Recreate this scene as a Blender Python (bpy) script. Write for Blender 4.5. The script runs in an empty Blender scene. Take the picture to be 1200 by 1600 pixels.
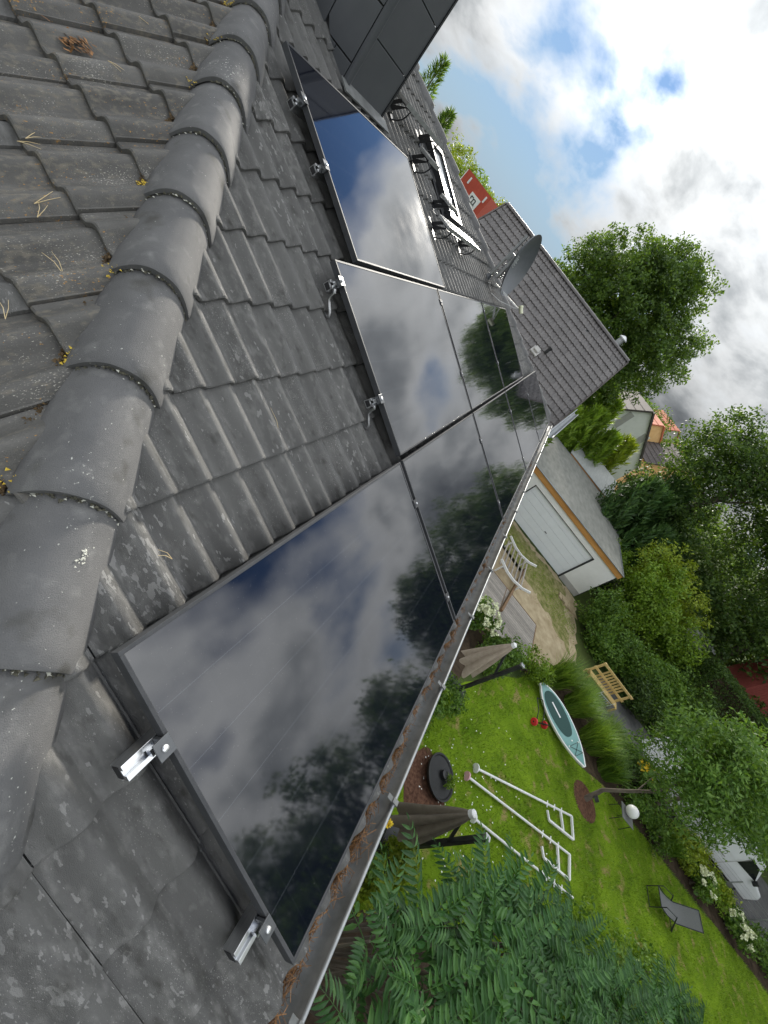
import bpy, bmesh, math, random
import numpy as np
from mathutils import Matrix, Vector

R = math.radians
sc = bpy.context.scene
col = sc.collection
RND = random.Random(7)
NP = np.random.default_rng(11)
PITCH = R(22.0)
CP, SP, TP = math.cos(PITCH), math.sin(PITCH), math.tan(PITCH)
G = -6.75                      # garden level (z = 0 is the lower edge of the panel field)

# ------------------------------------------------------------------ camera
cam = bpy.data.cameras.new("camera")
cam.sensor_fit = 'VERTICAL'
cam.sensor_height = 36.0
cam.lens = 36.0 * 655.44 / 1600.0
cam.clip_start = 0.05
cam.clip_end = 2000.0
camo = bpy.data.objects.new("camera", cam)
col.objects.link(camo)
camo.matrix_world = Matrix((
    (0.413327, 0.356444, -0.837919, -0.452607),
    (-0.622215, 0.782418, 0.025909, 0.918870),
    (0.664838, 0.510657, 0.545179, 1.545640),
    (0, 0, 0, 1)))
sc.camera = camo

# ------------------------------------------------------------------ world: late-day sky with broken cloud
SUN_AZ = R(14.0)               # from +X towards +Y
SUN_EL = R(14.0)
SKY_OFF = (250.5, 5.5, 2)
sun_dir = Vector((math.cos(SUN_EL) * math.cos(SUN_AZ), math.cos(SUN_EL) * math.sin(SUN_AZ), math.sin(SUN_EL)))
world = bpy.data.worlds.new("World")
sc.world = world
world.use_nodes = True
wt = world.node_tree
wt.nodes.clear()


def wn(t, **k):
    n = wt.nodes.new(t)
    for a, b in k.items():
        setattr(n, a, b)
    return n


def wmath(op, a, b=None, clamp=False):
    n = wn('ShaderNodeMath', operation=op)
    n.use_clamp = clamp
    for i, x in enumerate((a, b)):
        if x is None:
            continue
        if isinstance(x, (int, float)):
            n.inputs[i].default_value = x
        else:
            wt.links.new(x, n.inputs[i])
    return n.outputs[0]


def wramp(fac, stops, interp='LINEAR'):
    n = wn('ShaderNodeValToRGB')
    n.color_ramp.interpolation = interp
    els = n.color_ramp.elements
    while len(els) < len(stops):
        els.new(0.5)
    for e, (p, c) in zip(els, stops):
        e.position = p
        e.color = (c, c, c, 1) if isinstance(c, (int, float)) else (*c, 1)
    wt.links.new(fac, n.inputs[0])
    return n.outputs[0]


tc = wn('ShaderNodeTexCoord')
sep = wn('ShaderNodeSeparateXYZ')
wt.links.new(tc.outputs['Generated'], sep.inputs[0])
zpos = wmath('MAXIMUM', sep.outputs[2], 0.0)
den = wmath('ADD', zpos, 0.42)
px = wmath('DIVIDE', sep.outputs[0], den)
py = wmath('DIVIDE', sep.outputs[1], den)
comb = wn('ShaderNodeCombineXYZ')
wt.links.new(px, comb.inputs[0])
wt.links.new(py, comb.inputs[1])


def wnoise(scale, detail, rough, off, dist=0.0):
    mp = wn('ShaderNodeMapping')
    mp.inputs['Location'].default_value = off
    wt.links.new(comb.outputs[0], mp.inputs[0])
    n = wn('ShaderNodeTexNoise')
    n.inputs['Scale'].default_value = scale
    n.inputs['Detail'].default_value = detail
    n.inputs['Roughness'].default_value = rough
    n.inputs['Distortion'].default_value = dist
    wt.links.new(mp.outputs[0], n.inputs['Vector'])
    return n.outputs[0]


big = wnoise(1.35, 9, 0.50, SKY_OFF, 0.25)
fine = wnoise(4.6, 7, 0.55, (11.3, 2.2, 4.0), 0.2)
wide = wnoise(0.7, 3, 0.5, (2.7, 5.1, 9.0), 0.2)
dens = wmath('ADD', wmath('ADD', wmath('MULTIPLY', big, 0.62), wmath('MULTIPLY', fine, 0.14)), wmath('MULTIPLY', wide, 0.24))
cover = wramp(dens, [(0.418, 0.0), (0.448, 0.4), (0.477, 0.9), (0.505, 1.0)])
# angle to the sun, which stands behind the cloud
dot = wn('ShaderNodeVectorMath', operation='DOT_PRODUCT')
wt.links.new(tc.outputs['Generated'], dot.inputs[0])
dot.inputs[1].default_value = sun_dir
sd = wmath('MAXIMUM', dot.outputs['Value'], 0.0)
glow1 = wmath('POWER', sd, 420.0)
glow2 = wmath('POWER', sd, 60.0)
# seen against the light: thin edges bright, thick middles grey
lum = wramp(wmath('ADD', wmath('MULTIPLY', dens, 0.8), wmath('MULTIPLY', fine, 0.2)),
            [(0.455, (0.255, 0.26, 0.262)), (0.50, (0.205, 0.211, 0.214)), (0.545, (0.122, 0.129, 0.134)), (0.61, (0.054, 0.059, 0.064))])
# cloud brightened steeply towards the unseen zenith to lift light on garden and roof
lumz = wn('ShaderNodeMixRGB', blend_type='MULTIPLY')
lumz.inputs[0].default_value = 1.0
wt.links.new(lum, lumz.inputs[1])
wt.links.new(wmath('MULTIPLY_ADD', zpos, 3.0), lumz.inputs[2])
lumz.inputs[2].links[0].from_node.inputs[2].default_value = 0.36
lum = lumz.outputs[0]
gl = wmath('ADD', wmath('MULTIPLY', glow1, 0.20), wmath('MULTIPLY', glow2, 0.04))
glc = wn('ShaderNodeMixRGB', blend_type='ADD')
glc.inputs[0].default_value = 1.0
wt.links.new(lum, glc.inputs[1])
glm = wn('ShaderNodeMixRGB', blend_type='MULTIPLY')
glm.inputs[0].default_value = 1.0
glm.inputs[1].default_value = (1.0, 0.98, 0.92, 1)
wt.links.new(gl, glm.inputs[2])
wt.links.new(glm.outputs[0], glc.inputs[2])
sky = wn('ShaderNodeTexSky', sky_type='NISHITA')
sky.sun_disc = False
sky.sun_elevation = SUN_EL
sky.sun_rotation = math.pi / 2 - SUN_AZ
sky.dust_density = 0.0
sky.air_density = 1.0
sky.ozone_density = 2.0
skb = wn('ShaderNodeMixRGB', blend_type='MULTIPLY')
skb.inputs[0].default_value = 1.0
skb.inputs[2].default_value = (0.0235, 0.027, 0.035, 1)
wt.links.new(sky.outputs[0], skb.inputs[1])
low = wn('ShaderNodeMixRGB')
low.inputs[2].default_value = (0.070, 0.098, 0.132, 1)
wt.links.new(wramp(zpos, [(0.0, 0.92), (0.20, 0.6), (0.45, 0.0)]), low.inputs[0])
wt.links.new(skb.outputs[0], low.inputs[1])
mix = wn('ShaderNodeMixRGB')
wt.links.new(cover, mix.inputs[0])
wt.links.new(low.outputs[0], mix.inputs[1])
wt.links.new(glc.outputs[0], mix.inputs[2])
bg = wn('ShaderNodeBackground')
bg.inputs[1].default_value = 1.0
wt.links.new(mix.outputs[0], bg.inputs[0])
wo = wn('ShaderNodeOutputWorld')
wt.links.new(bg.outputs[0], wo.inputs[0])

sun = bpy.data.lights.new("sun", 'SUN')
sun.energy = 1.4
sun.angle = R(6)
sun.color = (1.0, 0.94, 0.84)
suno = bpy.data.objects.new("sun", sun)
col.objects.link(suno)
suno.rotation_euler = sun_dir.to_track_quat('Z', 'Y').to_euler()

sc.view_settings.view_transform = 'Standard'
sc.view_settings.look = 'None'
sc.view_settings.gamma = 1.0
sc.view_settings.exposure = 2.2
sc.view_settings.use_curve_mapping = False
sc.render.engine = 'CYCLES'
sc.cycles.use_denoising = True
sc.cycles.max_bounces = 6
sc.cycles.transparent_max_bounces = 6
sc.cycles.caustics_reflective = False
sc.cycles.caustics_refractive = False

# ------------------------------------------------------------------ materials
MATS = {}


def mat(name, c1, c2=None, scale=6.0, rough=0.7, bump=0.0, bscale=None, metal=0.0, spec=0.5, stretch=(1, 1, 1),
        island=0.0, specks=None, detail=6, coord='pos', objrand=0.0, coat=0.0):
    """noise-mixed principled material; specks = list of (colour, scale, threshold, mask_scale)"""
    m = bpy.data.materials.new(name)
    m.use_nodes = True
    nt = m.node_tree
    bs = nt.nodes['Principled BSDF']
    bs.inputs['Roughness'].default_value = rough
    bs.inputs['Metallic'].default_value = metal
    bs.inputs['Specular IOR Level'].default_value = spec
    if coat:
        bs.inputs['Coat Weight'].default_value = coat
        bs.inputs['Coat Roughness'].default_value = 0.08
    c2 = c2 or c1
    if coord == 'pos':
        src = nt.nodes.new('ShaderNodeNewGeometry').outputs['Position']
    else:
        src = nt.nodes.new('ShaderNodeTexCoord').outputs['Object']
    mp = nt.nodes.new('ShaderNodeMapping')
    mp.inputs['Scale'].default_value = stretch
    nt.links.new(src, mp.inputs[0])
    nz = nt.nodes.new('ShaderNodeTexNoise')
    nz.inputs['Scale'].default_value = scale
    nz.inputs['Detail'].default_value = detail
    nz.inputs['Roughness'].default_value = 0.6
    nt.links.new(mp.outputs[0], nz.inputs['Vector'])
    rp = nt.nodes.new('ShaderNodeValToRGB')
    rp.color_ramp.elements[0].position = 0.33
    rp.color_ramp.elements[0].color = (*c1, 1)
    rp.color_ramp.elements[1].position = 0.67
    rp.color_ramp.elements[1].color = (*c2, 1)
    nt.links.new(nz.outputs[0], rp.inputs[0])
    out = rp.outputs[0]
    for amt, kind in ((island, 'i'), (objrand, 'o')):
        if amt:
            if kind == 'i':
                rv = nt.nodes.new('ShaderNodeNewGeometry').outputs['Random Per Island']
            else:
                rv = nt.nodes.new('ShaderNodeObjectInfo').outputs['Random']
            mr = nt.nodes.new('ShaderNodeMapRange')
            mr.inputs['To Min'].default_value = 1 - amt
            mr.inputs['To Max'].default_value = 1 + amt
            nt.links.new(rv, mr.inputs[0])
            mm = nt.nodes.new('ShaderNodeMixRGB')
            mm.blend_type = 'MULTIPLY'
            mm.inputs[0].default_value = 1
            nt.links.new(out, mm.inputs[1])
            nt.links.new(mr.outputs[0], mm.inputs[2])
            out = mm.outputs[0]
    for (sc_col, sscale, thr, mscale, mlo, *soft) in (specks or []):
        vo = nt.nodes.new('ShaderNodeTexNoise')
        vo.inputs['Scale'].default_value = sscale
        vo.inputs['Detail'].default_value = 3
        nt.links.new(mp.outputs[0], vo.inputs['Vector'])
        mk = nt.nodes.new('ShaderNodeTexNoise')
        mk.inputs['Scale'].default_value = mscale
        mk.inputs['Detail'].default_value = 4
        nt.links.new(mp.outputs[0], mk.inputs['Vector'])
        ad = nt.nodes.new('ShaderNodeMath')
        ad.operation = 'MULTIPLY_ADD'
        ad.inputs[1].default_value = mlo
        nt.links.new(mk.outputs[0], ad.inputs[0])
        nt.links.new(vo.outputs[0], ad.inputs[2])
        r2 = nt.nodes.new('ShaderNodeValToRGB')
        r2.color_ramp.elements[0].position = thr
        r2.color_ramp.elements[0].color = (0, 0, 0, 1)
        r2.color_ramp.elements[1].position = min(1, thr + (soft[0] if soft else 0.05))
        r2.color_ramp.elements[1].color = (1, 1, 1, 1)
        nt.links.new(ad.outputs[0], r2.inputs[0])
        mm = nt.nodes.new('ShaderNodeMixRGB')
        mm.inputs[2].default_value = (*sc_col, 1)
        nt.links.new(r2.outputs[0], mm.inputs[0])
        nt.links.new(out, mm.inputs[1])
        out = mm.outputs[0]
    nt.links.new(out, bs.inputs['Base Color'])
    if bump:
        n2 = nt.nodes.new('ShaderNodeTexNoise')
        n2.inputs['Scale'].default_value = bscale or scale * 4
        n2.inputs['Detail'].default_value = 5
        nt.links.new(mp.outputs[0], n2.inputs['Vector'])
        bp = nt.nodes.new('ShaderNodeBump')
        bp.inputs['Strength'].default_value = bump
        bp.inputs['Distance'].default_value = 0.01
        nt.links.new(n2.outputs[0], bp.inputs['Height'])
        nt.links.new(bp.outputs[0], bs.inputs['Normal'])
    MATS[name] = m
    return m


def leafmat(name, cols, trans=0.35, rough=0.5, big=0.25):
    """per-leaf colour out of cols, thin-leaf translucency, slow patches"""
    m = bpy.data.materials.new(name)
    m.use_nodes = True
    nt = m.node_tree
    nt.nodes.clear()
    geo = nt.nodes.new('ShaderNodeNewGeometry')
    rp = nt.nodes.new('ShaderNodeValToRGB')
    els = rp.color_ramp.elements
    while len(els) < len(cols):
        els.new(0.5)
    for i, (e, c) in enumerate(zip(els, cols)):
        e.position = i / max(1, len(cols) - 1)
        e.color = (*c, 1)
    nt.links.new(geo.outputs['Random Per Island'], rp.inputs[0])
    nz = nt.nodes.new('ShaderNodeTexNoise')
    nz.inputs['Scale'].default_value = 0.9
    nz.inputs['Detail'].default_value = 3
    nt.links.new(geo.outputs['Position'], nz.inputs['Vector'])
    mr = nt.nodes.new('ShaderNodeMapRange')
    mr.inputs['From Min'].default_value = 0.3
    mr.inputs['From Max'].default_value = 0.7
    mr.inputs['To Min'].default_value = 1 - big
    mr.inputs['To Max'].default_value = 1 + big
    nt.links.new(nz.outputs[0], mr.inputs[0])
    mm = nt.nodes.new('ShaderNodeMixRGB')
    mm.blend_type = 'MULTIPLY'
    mm.inputs[0].default_value = 1
    nt.links.new(rp.outputs[0], mm.inputs[1])
    nt.links.new(mr.outputs[0], mm.inputs[2])
    bs = nt.nodes.new('ShaderNodeBsdfPrincipled')
    bs.inputs['Roughness'].default_value = rough
    bs.inputs['Specular IOR Level'].default_value = 0.35
    nt.links.new(mm.outputs[0], bs.inputs['Base Color'])
    tr = nt.nodes.new('ShaderNodeBsdfTranslucent')
    tm = nt.nodes.new('ShaderNodeMixRGB')
    tm.blend_type = 'MULTIPLY'
    tm.inputs[0].default_value = 1
    tm.inputs[2].default_value = (1.5, 1.4, 0.6, 1)
    nt.links.new(mm.outputs[0], tm.inputs[1])
    nt.links.new(tm.outputs[0], tr.inputs[0])
    mx = nt.nodes.new('ShaderNodeMixShader')
    mx.inputs[0].default_value = trans
    nt.links.new(bs.outputs[0], mx.inputs[1])
    nt.links.new(tr.outputs[0], mx.inputs[2])
    o = nt.nodes.new('ShaderNodeOutputMaterial')
    nt.links.new(mx.outputs[0], o.inputs[0])
    MATS[name] = m
    return m


WHITE_SP = ((0.55, 0.55, 0.5), 120, 0.86, 6, 0.32)
M_tile = mat('concrete_tile', (0.105, 0.103, 0.098), (0.130, 0.128, 0.121), 5, 0.74, 0.4, 260, objrand=0.12, stretch=(2.6, 1, 1), spec=0.2,
             specks=[((0.18, 0.176, 0.166), 18, 0.73, 1.4, 0.42, 0.30), ((0.36, 0.35, 0.325), 170, 0.88, 2.0, 0.42, 0.12), ((0.22, 0.216, 0.205), 26, 0.98, 0.8, 0.62, 0.30), ((0.07, 0.068, 0.062), 14, 0.80, 2.1, 0.42, 0.28)])
M_tile2 = mat('concrete_tile_dusty', (0.080, 0.077, 0.070), (0.125, 0.12, 0.11), 6, 0.64, 0.35, 200, objrand=0.14, stretch=(1, 2.4, 1), spec=0.3,
              specks=[((0.165, 0.148, 0.118), 30, 0.74, 2.6, 0.42, 0.22), ((0.42, 0.40, 0.34), 150, 0.88, 3.0, 0.42, 0.08),
                      ((0.36, 0.20, 0.06), 80, 0.94, 4.0, 0.5, 0.08)])
M_cap = mat('hip_cap_concrete', (0.115, 0.114, 0.113), (0.145, 0.143, 0.140), 7, 0.78, 0.35, 380, objrand=0.08, spec=0.16,
            specks=[((0.185, 0.183, 0.176), 16, 0.78, 2.4, 0.42, 0.25), ((0.5, 0.5, 0.45), 120, 0.935, 2.2, 0.46, 0.05), ((0.07, 0.068, 0.06), 9, 0.80, 1.7, 0.42, 0.2)])
M_edge = mat('weathered_edge', (0.03, 0.03, 0.022), (0.15, 0.14, 0.10), 60, 0.9, 0.6, 200)
M_moss = mat('dry_moss', (0.05, 0.032, 0.015), (0.14, 0.09, 0.04), 40, 0.95, 0.4)
M_lichen = mat('yellow_lichen', (0.45, 0.30, 0.02), (0.62, 0.46, 0.06), 80, 0.9)
M_lichenw = mat('pale_lichen', (0.5, 0.5, 0.42), (0.65, 0.64, 0.55), 80, 0.9)
M_deck = mat('roof_underlay', (0.02, 0.02, 0.02), (0.04, 0.04, 0.04), 5, 0.9)
M_frame = mat('black_anodised', (0.05, 0.052, 0.055), (0.065, 0.067, 0.07), 20, 0.6, metal=0.2, spec=0.2)
M_alu = mat('raw_aluminium', (0.62, 0.63, 0.64), (0.74, 0.75, 0.76), 30, 0.28, metal=1.0, stretch=(1, 12, 12))
M_clamp = mat('grey_anodised', (0.10, 0.105, 0.11), (0.13, 0.135, 0.14), 20, 0.4, metal=0.6)
M_bolt = mat('bright_bolt', (0.8, 0.8, 0.8), (0.9, 0.9, 0.9), 30, 0.3, metal=0.7)
M_steel = mat('stainless', (0.5, 0.5, 0.5), (0.62, 0.62, 0.62), 40, 0.33, metal=1.0)
M_zinc = mat('zinc', (0.22, 0.235, 0.24), (0.32, 0.335, 0.34), 7, 0.5, metal=0.6, bump=0.08, bscale=30)
M_zincin = mat('weathered_zinc', (0.10, 0.105, 0.10), (0.19, 0.195, 0.19), 8, 0.6, metal=0.35, bump=0.1, bscale=40)
M_needle = mat('dry_needles', (0.10, 0.045, 0.016), (0.28, 0.14, 0.05), 30, 0.85, island=0.5)
M_needle2 = mat('pale_needles', (0.45, 0.34, 0.17), (0.55, 0.44, 0.25), 30, 0.8, island=0.3)
M_slate = mat('fibre_cement_slate', (0.060, 0.064, 0.069), (0.070, 0.074, 0.079), 5, 0.48, 0.06, 150, objrand=0.06)
M_dark = mat('dark_metal', (0.02, 0.021, 0.023), (0.035, 0.036, 0.038), 12, 0.45, metal=0.3)
M_galv = mat('galvanised', (0.33, 0.34, 0.34), (0.5, 0.51, 0.51), 25, 0.42, metal=0.8)
M_dish = mat('grey_enamel', (0.075, 0.082, 0.088), (0.09, 0.097, 0.104), 10, 0.42)
M_white = mat('white_paint', (0.72, 0.72, 0.70), (0.8, 0.8, 0.78), 4, 0.55, 0.03, 60)
M_render = mat('white_render', (0.74, 0.74, 0.71), (0.83, 0.83, 0.80), 1.2, 0.85, 0.15, 120)
M_gardoor = mat('garage_door_enamel', (0.76, 0.79, 0.81), (0.80, 0.83, 0.85), 2, 0.4)
M_bitumen = mat('bitumen_sheet', (0.17, 0.17, 0.148), (0.25, 0.25, 0.22), 1.6, 0.85, 0.25, 40, stretch=(1, 2, 1))
M_orange = mat('oiled_larch', (0.42, 0.19, 0.045), (0.54, 0.27, 0.075), 6, 0.55, 0.15, 30, stretch=(1, .2, 1))
M_pine = mat('fresh_pine', (0.60, 0.42, 0.15), (0.72, 0.54, 0.24), 9, 0.6, 0.1, 30, objrand=0.1)
M_greywood = mat('weathered_planks', (0.20, 0.18, 0.155), (0.33, 0.30, 0.26), 5, 0.8, 0.3, 40, stretch=(6, 1, 1), objrand=0.2)
M_brownwood = mat('brown_beam', (0.13, 0.075, 0.035), (0.22, 0.13, 0.06), 8, 0.7, 0.2, 40)
M_sand = mat('trodden_sand', (0.30, 0.235, 0.14), (0.46, 0.38, 0.25), 2.5, 0.95, 0.5, 60, spec=0.08)
M_soil = mat('bed_soil', (0.035, 0.026, 0.018), (0.085, 0.062, 0.042), 4, 0.95, 0.6, 30, spec=0.08)
M_ground = mat('rough_green_ground', (0.035, 0.055, 0.018), (0.08, 0.105, 0.03), 0.35, 0.95, 0.4, 3, spec=0.08)
M_lawn = mat('lawn_sward', (0.085, 0.155, 0.008), (0.17, 0.265, 0.016), 0.9, 0.95, 0.7, 60, specks=[((0.26, 0.22, 0.08), 3.0, 0.80, .6, 0.42, .12)], spec=0.08)
M_thingrass = mat('thin_dry_grass', (0.10, 0.12, 0.025), (0.30, 0.26, 0.13), 3.5, 0.95, 0.6, 40, spec=0.08)
M_asph = mat('asphalt', (0.09, 0.09, 0.09), (0.14, 0.138, 0.13), 3, 0.9, 0.3, 80, spec=0.08)
M_taupe = mat('taupe_canvas', (0.135, 0.112, 0.082), (0.185, 0.155, 0.118), 6, 0.85, 0.15, 200)
M_beige = mat('beige_canvas', (0.36, 0.29, 0.22), (0.45, 0.37, 0.29), 6, 0.85, 0.15, 200)
M_mast = mat('anthracite_mast', (0.03, 0.031, 0.033), (0.045, 0.046, 0.048), 8, 0.4, metal=0.3)
M_teal = mat('board_teal', (0.16, 0.33, 0.31), (0.20, 0.38, 0.36), 3, 0.35)
M_tealdark = mat('deck_pad', (0.022, 0.065, 0.058), (0.03, 0.08, 0.07), 40, 0.8)
M_red = mat('red_plastic', (0.55, 0.02, 0.03), (0.62, 0.03, 0.04), 8, 0.4)
M_pink = mat('pink_plastic', (0.7, 0.36, 0.40), (0.76, 0.45, 0.5), 8, 0.5)
M_rubber = mat('black_plastic', (0.012, 0.012, 0.013), (0.022, 0.022, 0.023), 8, 0.5)
M_mulch = mat('bark_mulch', (0.06, 0.03, 0.02), (0.16, 0.085, 0.055), 14, 0.95, 0.6, 40, spec=0.08)
M_bark = mat('tree_bark', (0.07, 0.055, 0.04), (0.15, 0.125, 0.1), 10, 0.9, 0.6, 30, stretch=(1, 1, .25))
M_sling = mat('grey_sling_fabric', (0.13, 0.135, 0.13), (0.17, 0.175, 0.17), 60, 0.8)
M_vanpaint = mat('white_car_paint', (0.74, 0.75, 0.76), (0.78, 0.79, 0.8), 3, 0.3, coat=0.6)
M_glass_dark = mat('tinted_glass', (0.01, 0.012, 0.013), (0.015, 0.017, 0.018), 3, 0.06, spec=0.8)
M_skyglass = mat('window_glass', (0.10, 0.11, 0.115), (0.13, 0.14, 0.145), 3, 0.05, spec=1.0)
M_redwall = mat('red_facade', (0.40, 0.055, 0.03), (0.47, 0.075, 0.04), 2, 0.7)
M_redroof = mat('red_roof_tile', (0.40, 0.10, 0.05), (0.52, 0.16, 0.08), 3, 0.8, island=0.1)
M_ochre = mat('ochre_render', (0.68, 0.42, 0.17), (0.76, 0.5, 0.23), 2, 0.85)
M_orangewall = mat('orange_render', (0.58, 0.22, 0.06), (0.66, 0.27, 0.08), 2, 0.8)
M_greywall = mat('grey_render', (0.36, 0.35, 0.33), (0.45, 0.44, 0.42), 2, 0.85, 0.1, 60)
M_brick = mat('red_brick_paint', (0.26, 0.055, 0.045), (0.33, 0.075, 0.06), 8, 0.8)
M_farroof = mat('far_dark_tile', (0.075, 0.066, 0.062), (0.12, 0.105, 0.1), 4, 0.85, island=0.2, spec=0.1)
M_ntile = mat('neighbour_tile', (0.082, 0.074, 0.07), (0.12, 0.11, 0.105), 3, 0.55, 0.1, 60, island=0.12,
              specks=[((0.02, 0.02, 0.02), 3.0, 0.93, 1.3, 0.42)])
M_flower = mat('cream_petals', (0.70, 0.74, 0.42), (0.82, 0.84, 0.64), 30, 0.7, island=0.1)
M_yellow = mat('yellow_petals', (0.85, 0.58, 0.02), (0.95, 0.72, 0.05), 30, 0.7)
M_petal = mat('white_petals', (0.75, 0.75, 0.68), (0.85, 0.85, 0.8), 30, 0.7)
M_clay = mat('grey_pot', (0.16, 0.15, 0.145), (0.24, 0.225, 0.21), 8, 0.7)
M_lamp = mat('opal_ball', (0.8, 0.8, 0.78), (0.84, 0.84, 0.82), 8, 0.35)
M_lnb = mat('cream_plastic', (0.55, 0.55, 0.36), (0.62, 0.62, 0.45), 8, 0.5)
M_gravelroof = mat('tin_roof', (0.30, 0.31, 0.30), (0.40, 0.41, 0.39), 2, 0.6, stretch=(1, 6, 1))

L_oak = leafmat('leaf_deciduous_dark', [(0.042, 0.088, 0.016), (0.085, 0.155, 0.026), (0.14, 0.225, 0.04)], trans=0.45)
L_dark = leafmat('leaf_shade_dark', [(0.034, 0.07, 0.017), (0.065, 0.122, 0.026), (0.11, 0.185, 0.038)], trans=0.45)
L_bright = leafmat('leaf_fresh', [(0.095, 0.18, 0.014), (0.155, 0.26, 0.022), (0.23, 0.34, 0.036)])
L_lime = leafmat('leaf_lime', [(0.15, 0.22, 0.016), (0.23, 0.31, 0.026), (0.31, 0.37, 0.045)])
L_mid = leafmat('leaf_mid', [(0.052, 0.12, 0.016), (0.10, 0.19, 0.025), (0.15, 0.25, 0.036)])
L_thuja = leafmat('leaf_conifer', [(0.028, 0.068, 0.017), (0.05, 0.11, 0.026), (0.08, 0.15, 0.033)], trans=0.2)
L_sumac = leafmat('leaf_sumac', [(0.028, 0.088, 0.02), (0.048, 0.13, 0.028), (0.085, 0.19, 0.045)], trans=0.28, rough=0.45)
L_sumacy = leafmat('leaf_sumac_pale', [(0.16, 0.26, 0.03), (0.26, 0.32, 0.05)], trans=0.3, rough=0.45)
L_grass = leafmat('leaf_grass', [(0.10, 0.185, 0.010), (0.16, 0.255, 0.015), (0.23, 0.315, 0.028)], trans=0.3, big=0.35)
L_reed = leafmat('leaf_reed', [(0.085, 0.175, 0.022), (0.145, 0.25, 0.03), (0.22, 0.32, 0.048)], trans=0.35)
L_willow = leafmat('leaf_willowy', [(0.055, 0.125, 0.02), (0.105, 0.20, 0.032), (0.165, 0.275, 0.055)], trans=0.35)


def glass_panel_mat():
    m = bpy.data.materials.new('solar_glass')
    m.use_nodes = True
    nt = m.node_tree
    bs = nt.nodes['Principled BSDF']
    tc_ = nt.nodes.new('ShaderNodeTexCoord')
    sp = nt.nodes.new('ShaderNodeSeparateXYZ')
    nt.links.new(tc_.outputs['Object'], sp.inputs[0])

    def line(out, period, width, off=0.0):
        a = nt.nodes.new('ShaderNodeMath'); a.operation = 'ADD'; a.inputs[1].default_value = off
        nt.links.new(out, a.inputs[0])
        b = nt.nodes.new('ShaderNodeMath'); b.operation = 'PINGPONG'; b.inputs[1].default_value = period / 2
        nt.links.new(a.outputs[0], b.inputs[0])
        c = nt.nodes.new('ShaderNodeMath'); c.operation = 'LESS_THAN'; c.inputs[1].default_value = width
        nt.links.new(b.outputs[0], c.inputs[0])
        return c.outputs[0]
    l1 = line(sp.outputs[1], 0.1815, 0.0011, -0.009)
    l2 = line(sp.outputs[0], 0.0865, 0.0005)
    s1 = nt.nodes.new('ShaderNodeMath'); s1.operation = 'MULTIPLY'; s1.inputs[1].default_value = 0.35
    nt.links.new(l2, s1.inputs[0])
    mxm = nt.nodes.new('ShaderNodeMath'); mxm.operation = 'MAXIMUM'
    nt.links.new(l1, mxm.inputs[0]); nt.links.new(s1.outputs[0], mxm.inputs[1])
    mx_ = nt.nodes.new('ShaderNodeMixRGB')
    mx_.inputs[1].default_value = (0.0035, 0.0045, 0.009, 1)
    mx_.inputs[2].default_value = (0.030, 0.034, 0.042, 1)
    nt.links.new(mxm.outputs[0], mx_.inputs[0])
    nz = nt.nodes.new('ShaderNodeTexNoise')
    nz.inputs['Scale'].default_value = 190
    nz.inputs['Detail'].default_value = 2
    nt.links.new(tc_.outputs['Object'], nz.inputs['Vector'])
    rp = nt.nodes.new('ShaderNodeValToRGB')
    rp.color_ramp.elements[0].position = 0.72
    rp.color_ramp.elements[1].position = 0.76
    rp.color_ramp.elements[1].color = (0.3, 0.3, 0.3, 1)
    nt.links.new(nz.outputs[0], rp.inputs[0])
    m3 = nt.nodes.new('ShaderNodeMixRGB')
    m3.inputs[2].default_value = (0.25, 0.25, 0.23, 1)
    nt.links.new(rp.outputs[0], m3.inputs[0])
    nt.links.new(mx_.outputs[0], m3.inputs[1])
    nt.links.new(m3.outputs[0], bs.inputs['Base Color'])
    n3 = nt.nodes.new('ShaderNodeTexNoise')
    n3.inputs['Scale'].default_value = 4.0
    n3.inputs['Detail'].default_value = 6
    nt.links.new(tc_.outputs['Object'], n3.inputs['Vector'])
    mr3 = nt.nodes.new('ShaderNodeMapRange')
    mr3.inputs['From Min'].default_value = 0.35
    mr3.inputs['From Max'].default_value = 0.75
    mr3.inputs['To Min'].default_value = 0.04
    mr3.inputs['To Max'].default_value = 0.07
    nt.links.new(n3.outputs[0], mr3.inputs[0])
    nt.links.new(mr3.outputs[0], bs.inputs['Roughness'])
    bs.inputs['IOR'].default_value = 1.8
    n2 = nt.nodes.new('ShaderNodeTexNoise')
    n2.inputs['Scale'].default_value = 1.3
    nt.links.new(tc_.outputs['Object'], n2.inputs['Vector'])
    bp = nt.nodes.new('ShaderNodeBump')
    bp.inputs['Strength'].default_value = 0.05
    bp.inputs['Distance'].default_value = 0.02
    nt.links.new(n2.outputs[0], bp.inputs['Height'])
    nt.links.new(bp.outputs[0], bs.inputs['Normal'])
    return m


M_pv = glass_panel_mat()


# ------------------------------------------------------------------ helpers
def tag(o, label=None, cat=None, group=None, kind=None):
    if label:
        o['label'] = label
    if cat:
        o['category'] = cat
    if group:
        o['group'] = group
    if kind:
        o['kind'] = kind
    return o


def link(o, parent=None):
    col.objects.link(o)
    if parent is not None:
        o.parent = parent
    return o


def thing(name, label, cat, loc=(0, 0, 0), rot=(0, 0, 0), group=None):
    o = bpy.data.objects.new(name, None)
    o.empty_display_size = 0.2
    o.location = loc
    o.rotation_euler = rot
    link(o)
    return tag(o, label, cat, group)


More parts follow.
